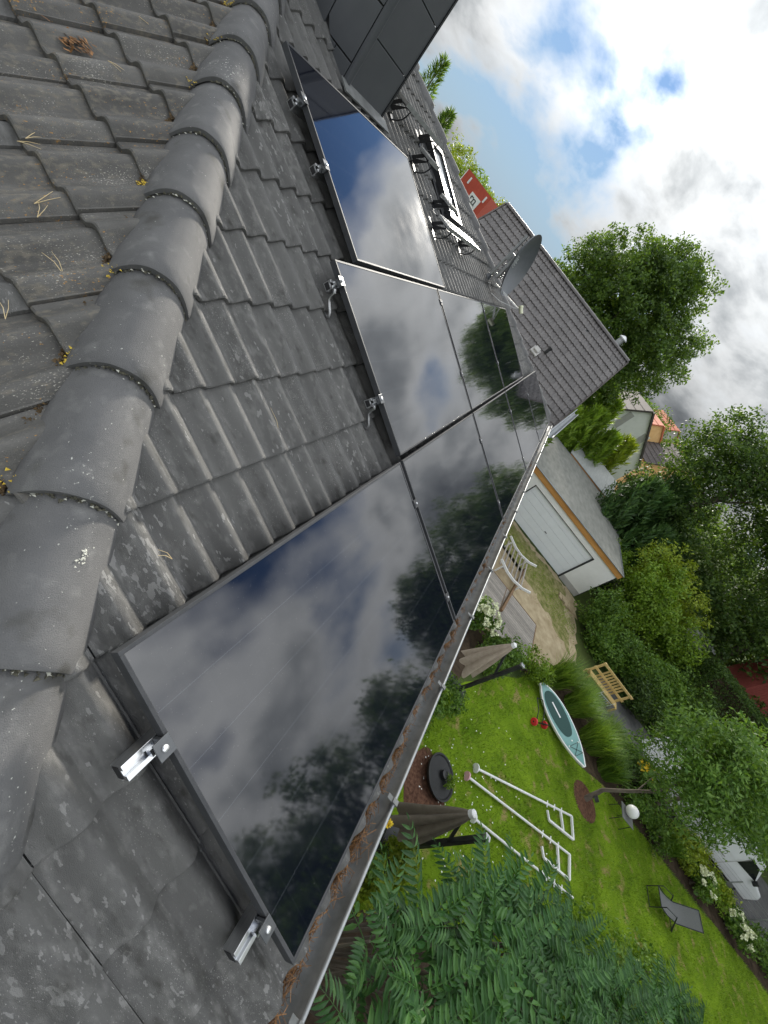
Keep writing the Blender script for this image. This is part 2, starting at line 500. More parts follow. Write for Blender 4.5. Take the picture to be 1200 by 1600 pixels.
class MB:
    def __init__(self):
        self.v = []
        self.f = []

    def add(self, vs, fs):
        b = len(self.v)
        self.v += [tuple(x) for x in vs]
        self.f += [tuple(b + i for i in q) for q in fs]
        return self

    def box(self, c, s, rot=None):
        hx, hy, hz = s[0] / 2, s[1] / 2, s[2] / 2
        vs = [Vector((x * hx, y * hy, z * hz)) for z in (-1, 1) for y in (-1, 1) for x in (-1, 1)]
        if rot is not None:
            vs = [rot @ v for v in vs]
        c = Vector(c)
        return self.add([v + c for v in vs], [(0, 2, 3, 1), (4, 5, 7, 6), (0, 1, 5, 4), (2, 6, 7, 3), (0, 4, 6, 2), (1, 3, 7, 5)])

    def beam(self, p0, p1, w, h, up=(0, 0, 1)):
        p0, p1 = Vector(p0), Vector(p1)
        d = (p1 - p0).normalized()
        u = Vector(up)
        s = d.cross(u)
        if s.length < 1e-4:
            s = d.cross(Vector((1, 0, 0)))
        s.normalize()
        u = s.cross(d)
        vs = []
        for p in (p0, p1):
            for a, b in ((-1, -1), (1, -1), (1, 1), (-1, 1)):
                vs.append(p + s * a * w / 2 + u * b * h / 2)
        return self.add(vs, [(3, 2, 1, 0), (4, 5, 6, 7), (0, 1, 5, 4), (1, 2, 6, 5), (2, 3, 7, 6), (3, 0, 4, 7)])

    def tube(self, pts, r, n=8, cap=True):
        pts = [Vector(p) for p in pts]
        rs = r if isinstance(r, (list, tuple)) else [r] * len(pts)
        vs, fs = [], []
        prev = None
        for i, p in enumerate(pts):
            d = (pts[min(i + 1, len(pts) - 1)] - pts[max(i - 1, 0)]).normalized()
            if prev is None:
                a = d.cross(Vector((0.31, 0.77, 0.55)))
                if a.length < 0.05:
                    a = d.cross(Vector((1, 0, 0)))
            else:
                a = prev - d * prev.dot(d)
            a.normalize()
            prev = a
            b = d.cross(a)
            for k in range(n):
                t = 2 * math.pi * k / n
                vs.append(p + (a * math.cos(t) + b * math.sin(t)) * rs[i])
        for i in range(len(pts) - 1):
            for k in range(n):
                k2 = (k + 1) % n
                fs.append((i * n + k, i * n + k2, (i + 1) * n + k2, (i + 1) * n + k))
        if cap:
            fs.append(tuple(range(n - 1, -1, -1)))
            fs.append(tuple((len(pts) - 1) * n + k for k in range(n)))
        return self.add(vs, fs)

    def lathe(self, prof, n=20, c=(0, 0, 0), M=None):
        vs, fs = [], []
        c = Vector(c)
        for r, z in prof:
            for k in range(n):
                t = 2 * math.pi * k / n
                v = Vector((r * math.cos(t), r * math.sin(t), z))
                vs.append((M @ v if M is not None else v) + c)
        for i in range(len(prof) - 1):
            for k in range(n):
                k2 = (k + 1) % n
                fs.append((i * n + k, i * n + k2, (i + 1) * n + k2, (i + 1) * n + k))
        if prof[0][0] > 1e-5:
            fs.append(tuple(range(n - 1, -1, -1)))
        if prof[-1][0] > 1e-5:
            fs.append(tuple((len(prof) - 1) * n + k for k in range(n)))
        return self.add(vs, fs)

    def prism(self, poly, z0, z1, M=None):
        n = len(poly)
        vs = [Vector((x, y, z)) for z in (z0, z1) for x, y in poly]
        if M is not None:
            vs = [M @ v for v in vs]
        fs = [tuple(range(n - 1, -1, -1)), tuple(range(n, 2 * n))]
        for i in range(n):
            j = (i + 1) % n
            fs.append((i, j, n + j, n + i))
        return self.add(vs, fs)

    def quad(self, a, b, c, d):
        return self.add([a, b, c, d], [(0, 1, 2, 3)])

    def build(self, name, m, parent=None, smooth=False, bevel=0.0, kind=None):
        me = bpy.data.meshes.new(name)
        me.from_pydata(self.v, [], self.f)
        me.validate()
        if m is not None:
            me.materials.append(m)
        if smooth:
            me.polygons.foreach_set('use_smooth', [True] * len(me.polygons))
            me.set_sharp_from_angle(angle=R(42))
        o = bpy.data.objects.new(name, me)
        link(o, parent)
        if bevel:
            b = o.modifiers.new('bevel', 'BEVEL')
            b.width = bevel
            b.segments = 2
            b.limit_method = 'ANGLE'
        if kind:
            o['kind'] = kind
        return o


def np_mesh(name, V, k, m, parent=None, kind=None):
    """V: (n*k, 3) array, faces of k consecutive vertices"""
    n = len(V) // k
    me = bpy.data.meshes.new(name)
    me.vertices.add(len(V))
    me.vertices.foreach_set('co', np.asarray(V, np.float32).ravel())
    me.loops.add(n * k)
    me.loops.foreach_set('vertex_index', np.arange(n * k, dtype=np.int32))
    me.polygons.add(n)
    me.polygons.foreach_set('loop_start', np.arange(0, n * k, k, dtype=np.int32))
    me.polygons.foreach_set('loop_total', np.full(n, k, np.int32))
    me.materials.append(m)
    me.update()
    me.validate()
    o = bpy.data.objects.new(name, me)
    link(o, parent)
    if kind:
        o['kind'] = kind
    return o


def mesh_copy(name, me, parent, M):
    o = bpy.data.objects.new(name, me)
    link(o, parent)
    o.matrix_basis = M
    return o


def unit(a):
    return a / (np.linalg.norm(a, axis=-1, keepdims=True) + 1e-9)


def leaf_quads(P, N, D, ln, wd, fold=0.0):
    """rhombic leaves at P, facing N, pointing along D"""
    D = unit(D - N * np.sum(D * N, 1, keepdims=True))
    S = np.cross(N, D)
    ln = np.asarray(ln).reshape(-1, 1)
    wd = np.asarray(wd).reshape(-1, 1)
    V = np.stack([P, P + D * ln * .45 + S * wd * .5 + N * fold * wd, P + D * ln, P + D * ln * .45 - S * wd * .5 + N * fold * wd], 1)
    return V.reshape(-1, 3)


def crown(lobes, n, leaf, seed, clump=0.35, shell=0.45, up=0.4, aspect=0.55, jit=0.35, point=None):
    """points of a leafy crown: lobes = (x, y, z, rx, ry, rz, weight); leaves gather in twigs' clumps"""
    rng = np.random.default_rng(seed)
    W = np.array([l[6] for l in lobes], float)
    W /= W.sum()
    out = []
    for l, w in zip(lobes, W):
        m = int(n * w)
        c = np.array(l[:3])
        r = np.array(l[3:6])
        K = max(8, m // 45)
        d = unit(rng.normal(size=(K, 3)))
        rad = rng.random((K, 1)) ** shell
        bumps = 1 + 0.13 * np.sin(d[:, :1] * 5 + seed) * np.cos(d[:, 1:2] * 6 + seed * 2) + 0.05 * rng.normal(size=(K, 1))
        C = c + d * r * rad * bumps
        own = d
        idx = rng.integers(0, K, m)
        s = clump * (0.6 + 0.8 * rng.random((K, 1)))[idx]
        P = C[idx] + unit(rng.normal(size=(m, 3))) * (rng.random((m, 1)) ** .45) * s * 1.75 * np.array([1, 1, 0.75])
        N = unit(own[idx] * 0.7 + np.array([0, 0, up]) + rng.normal(size=(m, 3)) * 0.75)
        D = rng.normal(size=(m, 3)) + (np.array(point) if point is not None else 0)
        ln = leaf * (1 - jit + 2 * jit * rng.random(m))
        out.append(leaf_quads(P, N, D, ln, ln * aspect, 0.12))
    return np.concatenate(out)


def limbs(mb, base, top, r0, r1, nb, spread, seed, z0=0.35):
    rng = random.Random(seed)
    base, top = Vector(base), Vector(top)
    L = (top - base).length
    pts, rs = [], []
    for i in range(7):
        t = i / 6
        p = base.lerp(top, t) + Vector((rng.uniform(-1, 1), rng.uniform(-1, 1), 0)) * 0.03 * L * (t > 0)
        pts.append(p)
        rs.append(r0 * (1 - t) + r1 * t if i else r0 * 1.35)
    mb.tube(pts, rs, 9)
    for b in range(nb):
        t = z0 + (0.95 - z0) * (b + 0.5) / nb
        p = base.lerp(top, t)
        a = b * 2.4 + rng.uniform(-.4, .4)
        d = Vector((math.cos(a), math.sin(a), rng.uniform(0.35, 0.9)))
        l = spread * (0.6 + 0.5 * rng.random()) * (1.1 - 0.5 * t)
        rr = (r0 * (1 - t) + r1 * t) * 0.55
        q = p + d * l * 0.5 + Vector((0, 0, -0.03 * l))
        e = p + d * l + Vector((0, 0, 0.12 * l))
        mb.tube([p, q, e], [rr, rr * .6, rr * .2], 6)


def tree(name, label, base, top, lobes, n, leaf, m, seed, r0=0.2, nb=7, group=None, cat='tree', **k):
    t = thing(name, label, cat, base, group=group)
    b = Vector(base)
    mb = MB()
    sp = max(l[3] for l in lobes) * 0.9
    limbs(mb, (0, 0, -0.1), Vector(top) - b, r0, r0 * 0.25, nb, sp, seed)
    mb.build('trunk', M_bark, t, True)
    V = crown([(l[0] - b.x, l[1] - b.y, l[2] - b.z, *l[3:]) for l in lobes], n, leaf, seed, **k)
    np_mesh('crown', V, 4, m, t)
    return t


def shrub(name, label, base, lobes, n, leaf, m, seed, cat='shrub', group=None, stems=5, **k):
    t = thing(name, label, cat, base, group=group)
    b = Vector(base)
    rng = random.Random(seed)
    mb = MB()
    for i in range(stems):
        l = lobes[i % len(lobes)]
        e = Vector(l[:3]) - b + Vector((rng.uniform(-.4, .4) * l[3], rng.uniform(-.4, .4) * l[4], rng.uniform(-.2, .3) * l[5]))
        s = Vector((e.x * .35, e.y * .35, -0.05))
        mb.tube([s, s.lerp(e, .5) + Vector((rng.uniform(-.1, .1), rng.uniform(-.1, .1), 0.05)), e], [.03, .022, .008], 5)
    mb.build('stem', M_bark, t, True)
    V = crown([(l[0] - b.x, l[1] - b.y, l[2] - b.z, *l[3:]) for l in lobes], n, leaf, seed, **k)
    np_mesh('foliage', V, 4, m, t)
    return t

# ================================================================== THE SETTING
def sheet(name, poly, z, m, kind='structure'):
    mb = MB()
    mb.add([(x, y, z) for x, y in poly], [tuple(range(len(poly)))])
    o = mb.build(name, m)
    tag(o, kind=kind)
    return o


def rough(poly, step=.45, amp=.16, seed=1):
    r_ = random.Random(seed)
    out = []
    for (a, b) in zip(poly, poly[1:] + poly[:1]):
        d_ = math.hypot(b[0] - a[0], b[1] - a[1])
        k_ = max(1, int(d_ / step))
        for i_ in range(k_):
            t_ = i_ / k_
            out.append((a[0] + (b[0] - a[0]) * t_ + r_.uniform(-amp, amp), a[1] + (b[1] - a[1]) * t_ + r_.uniform(-amp, amp)))
    return out


sheet('ground', [(-300, -400), (500, -400), (500, 400), (-300, 400)], G, M_ground)
LAWN = [(-2, -3.2), (8.6, -3.2), (9.4, -5.0), (13.2, -7.9), (13.4, -9.2), (11.9, -11.0), (12.4, -12.6), (12.4, -24.5), (2, -30), (-8, -20)]
sheet('lawn', rough(LAWN, .5, .12, 2), G + 0.004, M_lawn)
sheet('sand_path', rough([(12.6, -2.6), (22.2, -2.6), (22.2, -10.4), (17.0, -10.6), (14.0, -8.3), (13.0, -7.4)], .3, .16, 3), G + 0.006, M_sand)
STRIP = [(19.0, -3.2), (21.6, -3.2), (21.9, -9.4), (17.2, -10.0), (18.5, -7.2)]
sheet('grass_strip', rough(STRIP, .25, .22, 4), G + 0.010, M_thingrass)
sheet('hedge_bed', [(12.4, -12.6), (11.95, -11.0), (13.4, -9.2), (15.4, -10.0), (14.3, -24.5), (12.4, -24.5)], G + 0.008, M_soil)
sheet('house_bed', [(1.0, -0.3), (12.6, -0.3), (12.6, -5.6), (9.3, -4.9), (8.6, -3.5), (1.0, -3.5)], G + 0.009, M_soil)
SUMAC_BED = [(-1.0, -1.0), (1.6, -1.6), (2.4, -3.2), (3.3, -4.6), (3.8, -6.2), (4.2, -8.2), (5.0, -10.2), (5.6, -12.0), (2.0, -13.5), (-2.0, -8.0)]
sheet('sumac_bed', rough(SUMAC_BED, .4, .15, 6), G + 0.011, M_soil)
sheet('street', [(14.6, -60), (18.6, -60), (18.6, -12.5), (14.6, -12.5)], G + 0.007, M_asph)


# ================================================================== MAIN HOUSE
HC = 1.275                     # near hip: x = y - HC in plan; far hip: x = FH - y
FH = 10.45
APY = (FH + HC) / 2
APX = APY - HC
EAVE_V = -0.17
house = thing('house', 'two storey house with dark concrete tile tent roof carrying the solar panels', 'house', (APX, APY, G))
HO = Vector((-APX, -APY, -G))


def hsub(o):
    o.location = HO
    return o


mb = MB()
n0 = -0.185
P1 = Matrix.Rotation(PITCH, 4, 'X')                        # (u, v, n) of the garden slope -> world
P2 = Matrix(((0, CP, -SP, -HC), (-1, 0, 0, 0), (0, SP, CP, 0), (0, 0, 0, 1)))   # slope over the near hip end


def w1(u, v, n):
    return P1 @ Vector((u, v, n))


ez = EAVE_V * SP + n0 * CP
ey = EAVE_V * CP - n0 * SP
ap = Vector((APX, APY, TP * APY + n0 / CP))
c00 = Vector((ey - HC, ey, ez))
c10 = Vector((FH - ey, ey, ez))
c11 = Vector((FH - ey, 2 * APY - ey, ez))
c01 = Vector((ey - HC, 2 * APY - ey, ez))
mb.add([c00, c10, c11, c01, ap], [(0, 1, 4), (1, 2, 4), (2, 3, 4), (3, 0, 4), (3, 2, 1, 0)])
roof = hsub(mb.build('roof', M_deck, house))
mb = MB()
ov = 0.45
x0, x1, y0, y1 = c00.x + ov, c10.x - ov, c00.y + ov, c11.y - ov
mb.box(((x0 + x1) / 2, (y0 + y1) / 2, (G + ez - 0.05) / 2), (x1 - x0, y1 - y0, ez - 0.05 - G))
hsub(mb.build('wall', M_render, house))
mb = MB()
for (a, b) in ((c00, c10), (c10, c11), (c11, c01), (c01, c00)):
    mb.beam(a + Vector((0, 0, -.1)), b + Vector((0, 0, -.1)), 0.03, 0.18)
hsub(mb.build('fascia', M_white, house))

# ---- concrete double-roll tiles
TW, TG = 0.2895, 0.3145


def roll(x):
    x = x % (TW / 2)
    a, b = 0.026, TW / 2
    if x <= a:
        return 0.0
    t = (x - a) / (b - a)
    return 0.037 * (math.sin(math.pi * min(1, t * 0.95)) ** 1.45)


def tile_mesh():
    xs = [0, .014, .030, .042, .054, .068, .082, .095, .108, .122, .134, .1445, .150, .160, .175, .188, .2, .214, .228, .241, .254, .268, .279, .2850, .2858]
    pr = [roll(x) if x < .1445 or .150 < x < .2845 else 0.006 for x in xs]
    pr[11] = 0.003
    pr[12] = 0.0
    pr[-2] = 0.010
    pr[-1] = -0.014
    pr = [p + 0.0015 * math.sin(9 * x) for p, x in zip(pr, xs)]
    rows = [(0.0, -0.022), (0.0, -0.005), (0.006, 0.0), (0.37, -0.027)]
    vs, fs = [], []
    for v, dn in rows:
        for x, p in zip(xs, pr):
            vs.append((x, v, -0.151 + p + dn + 0.012))
    n = len(xs)
    for i in range(3):
        for k in range(n - 1):
            fs.append((i * n + k, i * n + k + 1, (i + 1) * n + k + 1, (i + 1) * n + k))
    return vs, fs


TV, TF = tile_mesh()


def make_tile_data(vs, fs, m):
    me = bpy.data.meshes.new('roof_tile')
    me.from_pydata(vs, [], fs)
    me.polygons.foreach_set('use_smooth', [True] * len(me.polygons))
    me.set_sharp_from_angle(angle=R(38))
    me.materials.append(m)
    return me


def cut_tile(M, m, cuts):
    bm = bmesh.new()
    vv = [bm.verts.new(M @ Vector(v)) for v in TV]
    for f in TF:
        bm.faces.new([vv[i] for i in f])
    for co, no in cuts:
        g = bm.verts[:] + bm.edges[:] + bm.faces[:]
        bmesh.ops.bisect_plane(bm, geom=g, plane_co=co, plane_no=no, clear_outer=True)
    Mi = M.inverted()
    if not bm.faces:
        bm.free()
        return None
    vs = [Mi @ v.co for v in bm.verts]
    bm.verts.index_update()
    fs = [tuple(v.index for v in f.verts) for f in bm.faces]
    bm.free()
    return vs, fs


camM = camo.matrix_world.inverted()


def view(P):
    q = camM @ Vector(P)
    if q.z > -0.05:
        return None
    return (600 + 655.44 * q.x / -q.z, 800 - 655.44 * q.y / -q.z, -q.z)


PW, PH, PGU, PGV = 1.76, 1.1054, 0.0352, 0.0324
panels = []
for i in range(5):
    panels.append((i * (PW + PGU), 0.0))
for i in range(3):
    panels.append(((i + 1) * (PW + PGU), PH + PGV))
panels.append(((PW + PGU) + 0.2847, 2 * (PH + PGV)))

hipn = Vector((1, -1, 0)).normalized()
tiles = []
for plane, M0, m in ((1, P1, M_tile), (2, P2, M_tile2)):
    for j in range(-2, 22):
        v = 0.455 + TG * j
        if plane == 2:
            v = 0.436 + TG * j
        for k in range(-30, 60):
            u = (-0.281 if plane == 1 else -1.99) + TW * k
            cu, cv = u + TW / 2, v + TG / 2
            if plane == 1:
                M = M0 @ Matrix.Translation((u, v, 0))
                corners = [M @ Vector((a, b, -.13)) for a in (0, TW) for b in (0, TG)]
                # keep x - y > -HC, x + y < FH
                ins = [c.x - c.y + HC for c in corners]
                ins2 = [FH - c.x - c.y for c in corners]
            else:
                M = M0 @ Matrix.Translation((u, v, 0))
                corners = [M @ Vector((a, b, -.13)) for a in (0, TW) for b in (0, TG)]
                ins = [-(c.x - c.y + HC) for c in corners]
                ins2 = [2 * APY - HC - c.x - c.y for c in corners]
                if cu < -5.6:
                    continue
            if max(ins) <= 0.02 or max(ins2) <= 0.02:
                continue
            cuts = []
            if min(ins) < -0.0:
                cuts.append((Vector((-HC, 0, 0)), -hipn if plane == 1 else hipn))
            if min(ins2) < -0.0 and plane == 1:
                cuts.append((Vector((FH, 0, 0)), Vector((1, 1, 0)).normalized()))
            ctr = M @ Vector((TW / 2, TG / 2, -.13))
            w = view(ctr)
            score = 0
            if w and -60 < w[0] < 1260 and -60 < w[1] < 1660:
                score = 1 / w[2]
                if plane == 1:
                    for (pu, pv) in panels:
                        if pu + 0.02 < u and u + TW < pu + PW and pv - .0 < v and v + TG < pv + PH - .12:
                            score = 0
            tiles.append((score, plane, M, m, cuts))
tiles.sort(key=lambda t: -t[0])
data = {1: make_tile_data(TV, TF, M_tile), 2: make_tile_data(TV, TF, M_tile2)}
rest = {1: ([], []), 2: ([], [])}
ntile = 0
for score, plane, M, m, cuts in tiles:
    geo = (TV, TF)
    if cuts:
        geo = cut_tile(M, m, cuts)
        if geo is None:
            continue
    J = Matrix.Translation((RND.uniform(-.0015, .0015), RND.uniform(-.004, .004), RND.uniform(-.002, .002))) @ \
        Matrix.Rotation(RND.uniform(-.006, .006), 4, 'Z')
    if ntile < 300 and score > 0:
        me = data[plane] if not cuts else make_tile_data(geo[0], geo[1], m)
        mesh_copy('roof_tile', me, roof, M @ J)
        ntile += 1
    else:
        vs, fs = rest[plane]
        b = len(vs)
        MJ = M @ J
        vs += [tuple(MJ @ Vector(p)) for p in geo[0]]
        fs += [tuple(b + i for i in f) for f in geo[1]]
mb = MB()
for pl in (1, 2):
    mb.add(*rest[pl])
o = mb.build('roof_tiles', M_tile, roof, True, kind='stuff')

# ---- hip caps
HAX = Vector((1, 1, TP)).normalized()
HUP = (Vector((0, 0, 1)) - HAX * HAX.z).normalized()


def cap_mesh():
    """arched cap: local x across, y up the hip, z up; lip at y = 0"""
    vs, fs = [], []
    N = 17
    rows = [(0.0, 0.985, -0.024), (0.0, 0.985, -0.003), (0.010, 1.0, 0.0), (0.06, 1.0, 0.0), (0.44, 0.93, -0.012)]
    for y, sc_, dz in rows:
        for k in range(N):
            t = -1 + 2 * k / (N - 1)
            x = 0.133 * sc_ * math.copysign(abs(t) ** 0.9, t)
            z = -0.060 + 0.118 * (1 - abs(t) ** 2.15) * sc_ + dz
            vs.append((x, y, z))
    for i in range(len(rows) - 1):
        for k in range(N - 1):
            fs.append((i * N + k, i * N + k + 1, (i + 1) * N + k + 1, (i + 1) * N + k))
    # cut edges along both sides, 10 mm thick
    for k in (0, N - 1):
        b = len(vs)
        for y, sc_, dz in rows[1:]:
            t = -1 if k == 0 else 1
            vs.append((0.131 * sc_ * t, y, -0.094 + dz))
        for i in range(1, len(rows) - 1):
            q = (i * N + k, (i + 1) * N + k, b + i, b + i - 1)
            fs.append(q if k == 0 else q[::-1])
    me = bpy.data.meshes.new('hip_cap')
    me.from_pydata(vs, [], fs)
    me.polygons.foreach_set('use_smooth', [True] * len(me.polygons))
    me.set_sharp_from_angle(angle=R(35))
    me.materials.append(M_cap)
    return me


capme = cap_mesh()
S_near = Vector((1, -1, 0)).normalized()
near_caps = []
for k in range(-6, 15):
    yk = 1.673 + 0.2725 * k
    base = Vector((yk - HC, yk, TP * yk - 0.108 / CP))
    tw = RND.uniform(-.006, .006)
    X = (S_near + HAX * tw).normalized()
    Z = X.cross(HAX).normalized()
    Y = Z.cross(X)
    M = Matrix(((X.x, Y.x, Z.x, base.x), (X.y, Y.y, Z.y, base.y), (X.z, Y.z, Z.z, base.z), (0, 0, 0, 1)))
    M = M @ Matrix.Rotation(-0.028, 4, 'X')
    near_caps.append(M)
    mesh_copy('hip_cap', capme, roof, M)
FAX = Vector((-1, 1, TP)).normalized()
S_far = Vector((1, 1, 0)).normalized()
for k in range(0, 21):
    yk = 0.04 + 0.2725 * k
    if yk > APY - .15:
        break
    base = Vector((FH - yk, yk, TP * yk - 0.12 / CP))
    X = S_far
    Z = X.cross(FAX).normalized()
    M = Matrix(((X.x, FAX.x, Z.x, base.x), (X.y, FAX.y, Z.y, base.y), (X.z, FAX.z, Z.z, base.z), (0, 0, 0, 1)))
    mesh_copy('hip_cap', capme, roof, M @ Matrix.Rotation(-0.035, 4, 'X'))

# ---- moss and lichen in the joints of the near hip
rng = np.random.default_rng(5)


def blobs(name, pts, size, m, parent, flat=0.5):
    V = []
    base = np.array([[1, 0, 0], [-.5, .87, 0], [-.5, -.87, 0], [0, 0, 1.0]])
    tri = [(0, 1, 3), (1, 2, 3), (2, 0, 3)]
    for p in pts:
        s = size * (0.5 + rng.random())
        a = rng.random() * 6.28
        Rm = np.array([[math.cos(a), -math.sin(a), 0], [math.sin(a), math.cos(a), 0], [0, 0, flat]])
        q = (base * (s * (0.7 + 0.6 * rng.random((4, 1))))) @ Rm.T + p
        for t in tri:
            V += [q[t[0]], q[t[1]], q[t[2]]]
    return np_mesh(name, np.array(V), 3, m, parent, 'stuff')


moss, lich, pale, gray = [], [], [], []
for M in near_caps[2:]:
    for i in range(260):       # seam between cap and the end slope
        y = rng.random() * 0.29
        p = M @ Vector((-0.143 + rng.normal() * .006, y, -0.098 + rng.random() * .026))
        moss.append(np.array(p))
    for i in range(70):        # dirt under the lip
        t = rng.random() * 2 - 1
        x = 0.124 * t
        z = -0.060 + 0.118 * (1 - abs(t) ** 2.15) - 0.016
        p = M @ Vector((x, -0.002 + rng.normal() * .004, z - rng.random() * .008))
        (gray if rng.random() < .75 else pale).append(np.array(p))
    if rng.random() < .75:
        cx, cy = -0.128 + rng.normal() * .012, rng.random() * .05
        for i in range(int(12 + rng.random() * 45)):
            x = cx + rng.normal() * .012
            y = cy + rng.normal() * .018
            t = min(1, abs(x) / .128)
            lich.append(np.array(M @ Vector((x, y, -0.058 + 0.118 * (1 - t ** 2.15)))))
    for i in range(14):
        y = rng.random() * .3
        pale.append(np.array(M @ Vector((0.127 + rng.normal() * .002, y, -0.066 + rng.normal() * .003))))
blobs('moss', moss, 0.0065, M_moss, roof, 0.7)
blobs('joint_dirt', gray, 0.006, M_edge, roof, 0.8)
blobs('yellow_lichen', lich, 0.0042, M_lichen, roof, 0.35)
blobs('pale_lichen', pale, 0.0045, M_lichenw, roof, 0.4)

drop = []
for i in range(60):
    x = 0.052 + rng.normal() * .006
    y = .262 + rng.normal() * .010 + (x - .052) * .8
    t = abs(x) / .133
    drop.append(np.array(near_caps[4] @ Vector((x, y, -0.0615 + 0.118 * .96 * (1 - t ** 2.15)))))
blobs('bird_dropping', drop[:34], 0.0028, M_lichenw, roof, 0.25)
streak = []
for i in range(150):
    q = rng.random()
    streak.append(np.array(w1(-.062 - .018 * q + rng.normal() * .0012, .985 - .085 * q, -0.139)))
blobs('lichen_streak', streak, 0.0028, M_lichen, roof, 0.3)

# ================================================================== SOLAR PANELS
RF = (PITCH, 0, 0)
plabels = [
    'nearest all-black solar panel, beside the gutter with two silver rail ends',
    'second black solar panel from the camera in the row along the gutter',
    'third black solar panel from the camera in the row along the gutter',
    'fourth black solar panel from the camera in the row along the gutter',
    'farthest black solar panel in the row along the gutter, at the roof corner',
    'nearest black panel of the middle row, reflecting a blue patch of sky',
    'middle one of the three black panels in the middle row, reflecting trees',
    'farthest black panel of the middle row, below the satellite dish',
    'single black solar panel of the top row, right below the clad chimney']


def frame_data():
    mb = MB()
    w = 0.012
    for (a0, a1, b0, b1) in ((0, PW, 0, w), (0, PW, PH - w, PH), (0, w, w, PH - w), (PW - w, PW, w, PH - w)):
        mb.box(((a0 + a1) / 2, (b0 + b1) / 2, -0.0175), (a1 - a0, b1 - b0, 0.035))
    return mb


def panel(label, u, v):
    t = thing('solar_panel', label, 'solar panel', w1(u, v, 0), RF, 'solar panels on the garden slope')
    f = frame_data().build('frame', M_frame, t, bevel=0.0012)
    mb = MB()
    mb.box((PW / 2, PH / 2, -0.005), (PW - 0.0245, PH - 0.0245, 0.006))
    mb.build('glass', M_pv, t)
    mb = MB()
    mb.box((PW / 2, PH * .5, -0.02), (0.11, 0.09, 0.018))
    mb.build('junction_box', M_rubber, t)
    return t


for lb, (u, v) in zip(plabels, panels):
    panel(lb, u, v)


# ---- rails with clamps and hooks
def clamp_end(t, u):
    """end clamp left of a panel edge at local u"""
    mb = MB()
    mb.prism([(-.036, -.026), (.010, -.026), (.010, .026), (-.036, .026)], 0.0012, 0.0056, Matrix.Translation((u, 0, 0)))
    mb.prism([(-.012, -.022), (-.003, -.022), (-.003, .022), (-.012, .022)], -0.036, 0.0010, Matrix.Translation((u, 0, 0)))
    o = mb.build('end_clamp', M_clamp, t, bevel=0.001)
    mb = MB()
    mb.lathe([(0.0085, 0.0056), (0.0085, 0.0105), (0.006, 0.012), (0, 0.012)], 14, (u - .014, 0, 0))
    mb.build('bolt', M_bolt, o, True)
    mb = MB()
    mb.box((u - .02, 0, -.030), (.030, .020, .020))
    mb.build('clamp_nut', M_alu, o)


def rail(label, u0, u1, v, ends, mids, hooks, both=False):
    t = thing('mounting_rail', label, 'mounting rail', w1(u0, v, 0), RF, 'panel mounting rails')
    L = u1 - u0
    ow, ih = .0225, .003
    prof = [(-ow, -.086), (ow, -.086), (ow, -.038), (.008, -.038), (.008, -.050), (-.008, -.050), (-.008, -.038), (-ow, -.038)]
    Mx = Matrix(((0, 0, 1, 0), (1, 0, 0, 0), (0, 1, 0, 0), (0, 0, 0, 1)))
    mb = MB()
    mb.prism(prof, 0, L, Mx)
    mb.box((L / 2, -ow - .001, -.074), (L, 0.003, 0.012))
    mb.build('rail', M_alu, t, bevel=.0008)
    mb = MB()
    for (y, z, a_, b_) in ((0, -.068, .036, .026),):
        mb.box((-.0006, y, z), (.001, a_, b_))
    mb.build('hollow_shade', M_rubber, t)  # dark plate on the solid rail end, standing for its shaded hollow
    for e in ends:
        clamp_end(t, e - u0)
    for g in mids:
        mb = MB()
        mb.box((g - u0, 0, 0.003), (PGU + .016, 0.05, 0.003))
        mb.box((g - u0, 0, -0.016), (PGU - .014, 0.046, 0.034))
        o = mb.build('mid_clamp', M_frame, t)
        mb = MB()
        mb.lathe([(0.007, 0.0045), (0.007, 0.010), (0, 0.011)], 10, (g - u0, 0, 0))
        mb.build('bolt', M_bolt, o, True)
    for h in hooks:
        mb = MB()
        pts = [(h - u0, -0.022, -.045), (h - u0, -0.038, -.052), (h - u0, -.042, -.075), (h - u0, -.055, -.098), (h - u0, -.085, -.110), (h - u0, -.115, -.121), (h - u0, -.132, -.138), (h - u0, -.128, -.150), (h - u0, -.09, -.158)]
        mb.tube(pts, 0.0085, 8)
        mb.tube([(h - u0 + .012, -0.024, -.045), (h - u0 + .012, -0.024, -.062)], 0.009, 8)
        mb.build('roof_hook', M_steel, t, True)
    return t


C1 = PW + PGU
mid1 = [C1 * i - PGU / 2 for i in range(1, 5)]
mid2 = [C1 * i - PGU / 2 for i in range(2, 4)]
rail('upper silver rail of the gutter row, its end jutting out past the nearest panel', -0.095, 5 * C1 - .02, 0.835, [0.0], mid1, [0.35, 1.6, 2.8])
rail('lower silver rail of the gutter row, its end jutting out near the gutter', -0.095, 5 * C1 - .02, 0.182, [0.0], mid1, [0.35, 1.6, 2.8])
rail('upper silver rail of the middle row with curved roof hook at its end', C1 - 0.055, 4 * C1 - .02, 2.128, [C1], mid2, [C1 - .028, C1 + 1.3])
rail('lower silver rail of the middle row with curved roof hook at its end', C1 - 0.055, 4 * C1 - .02, 1.482, [C1], mid2, [C1 - .028, C1 + 1.3])
g0 = panels[-1][0]
rail('upper silver rail under the single top row panel', g0 - 0.05, g0 + PW - .02, 3.105, [g0], [], [g0 + .3, g0 + 1.2])
rail('lower silver rail under the single top row panel', g0 - 0.05, g0 + PW - .02, 2.778, [g0], [], [g0 + .3, g0 + 1.2])

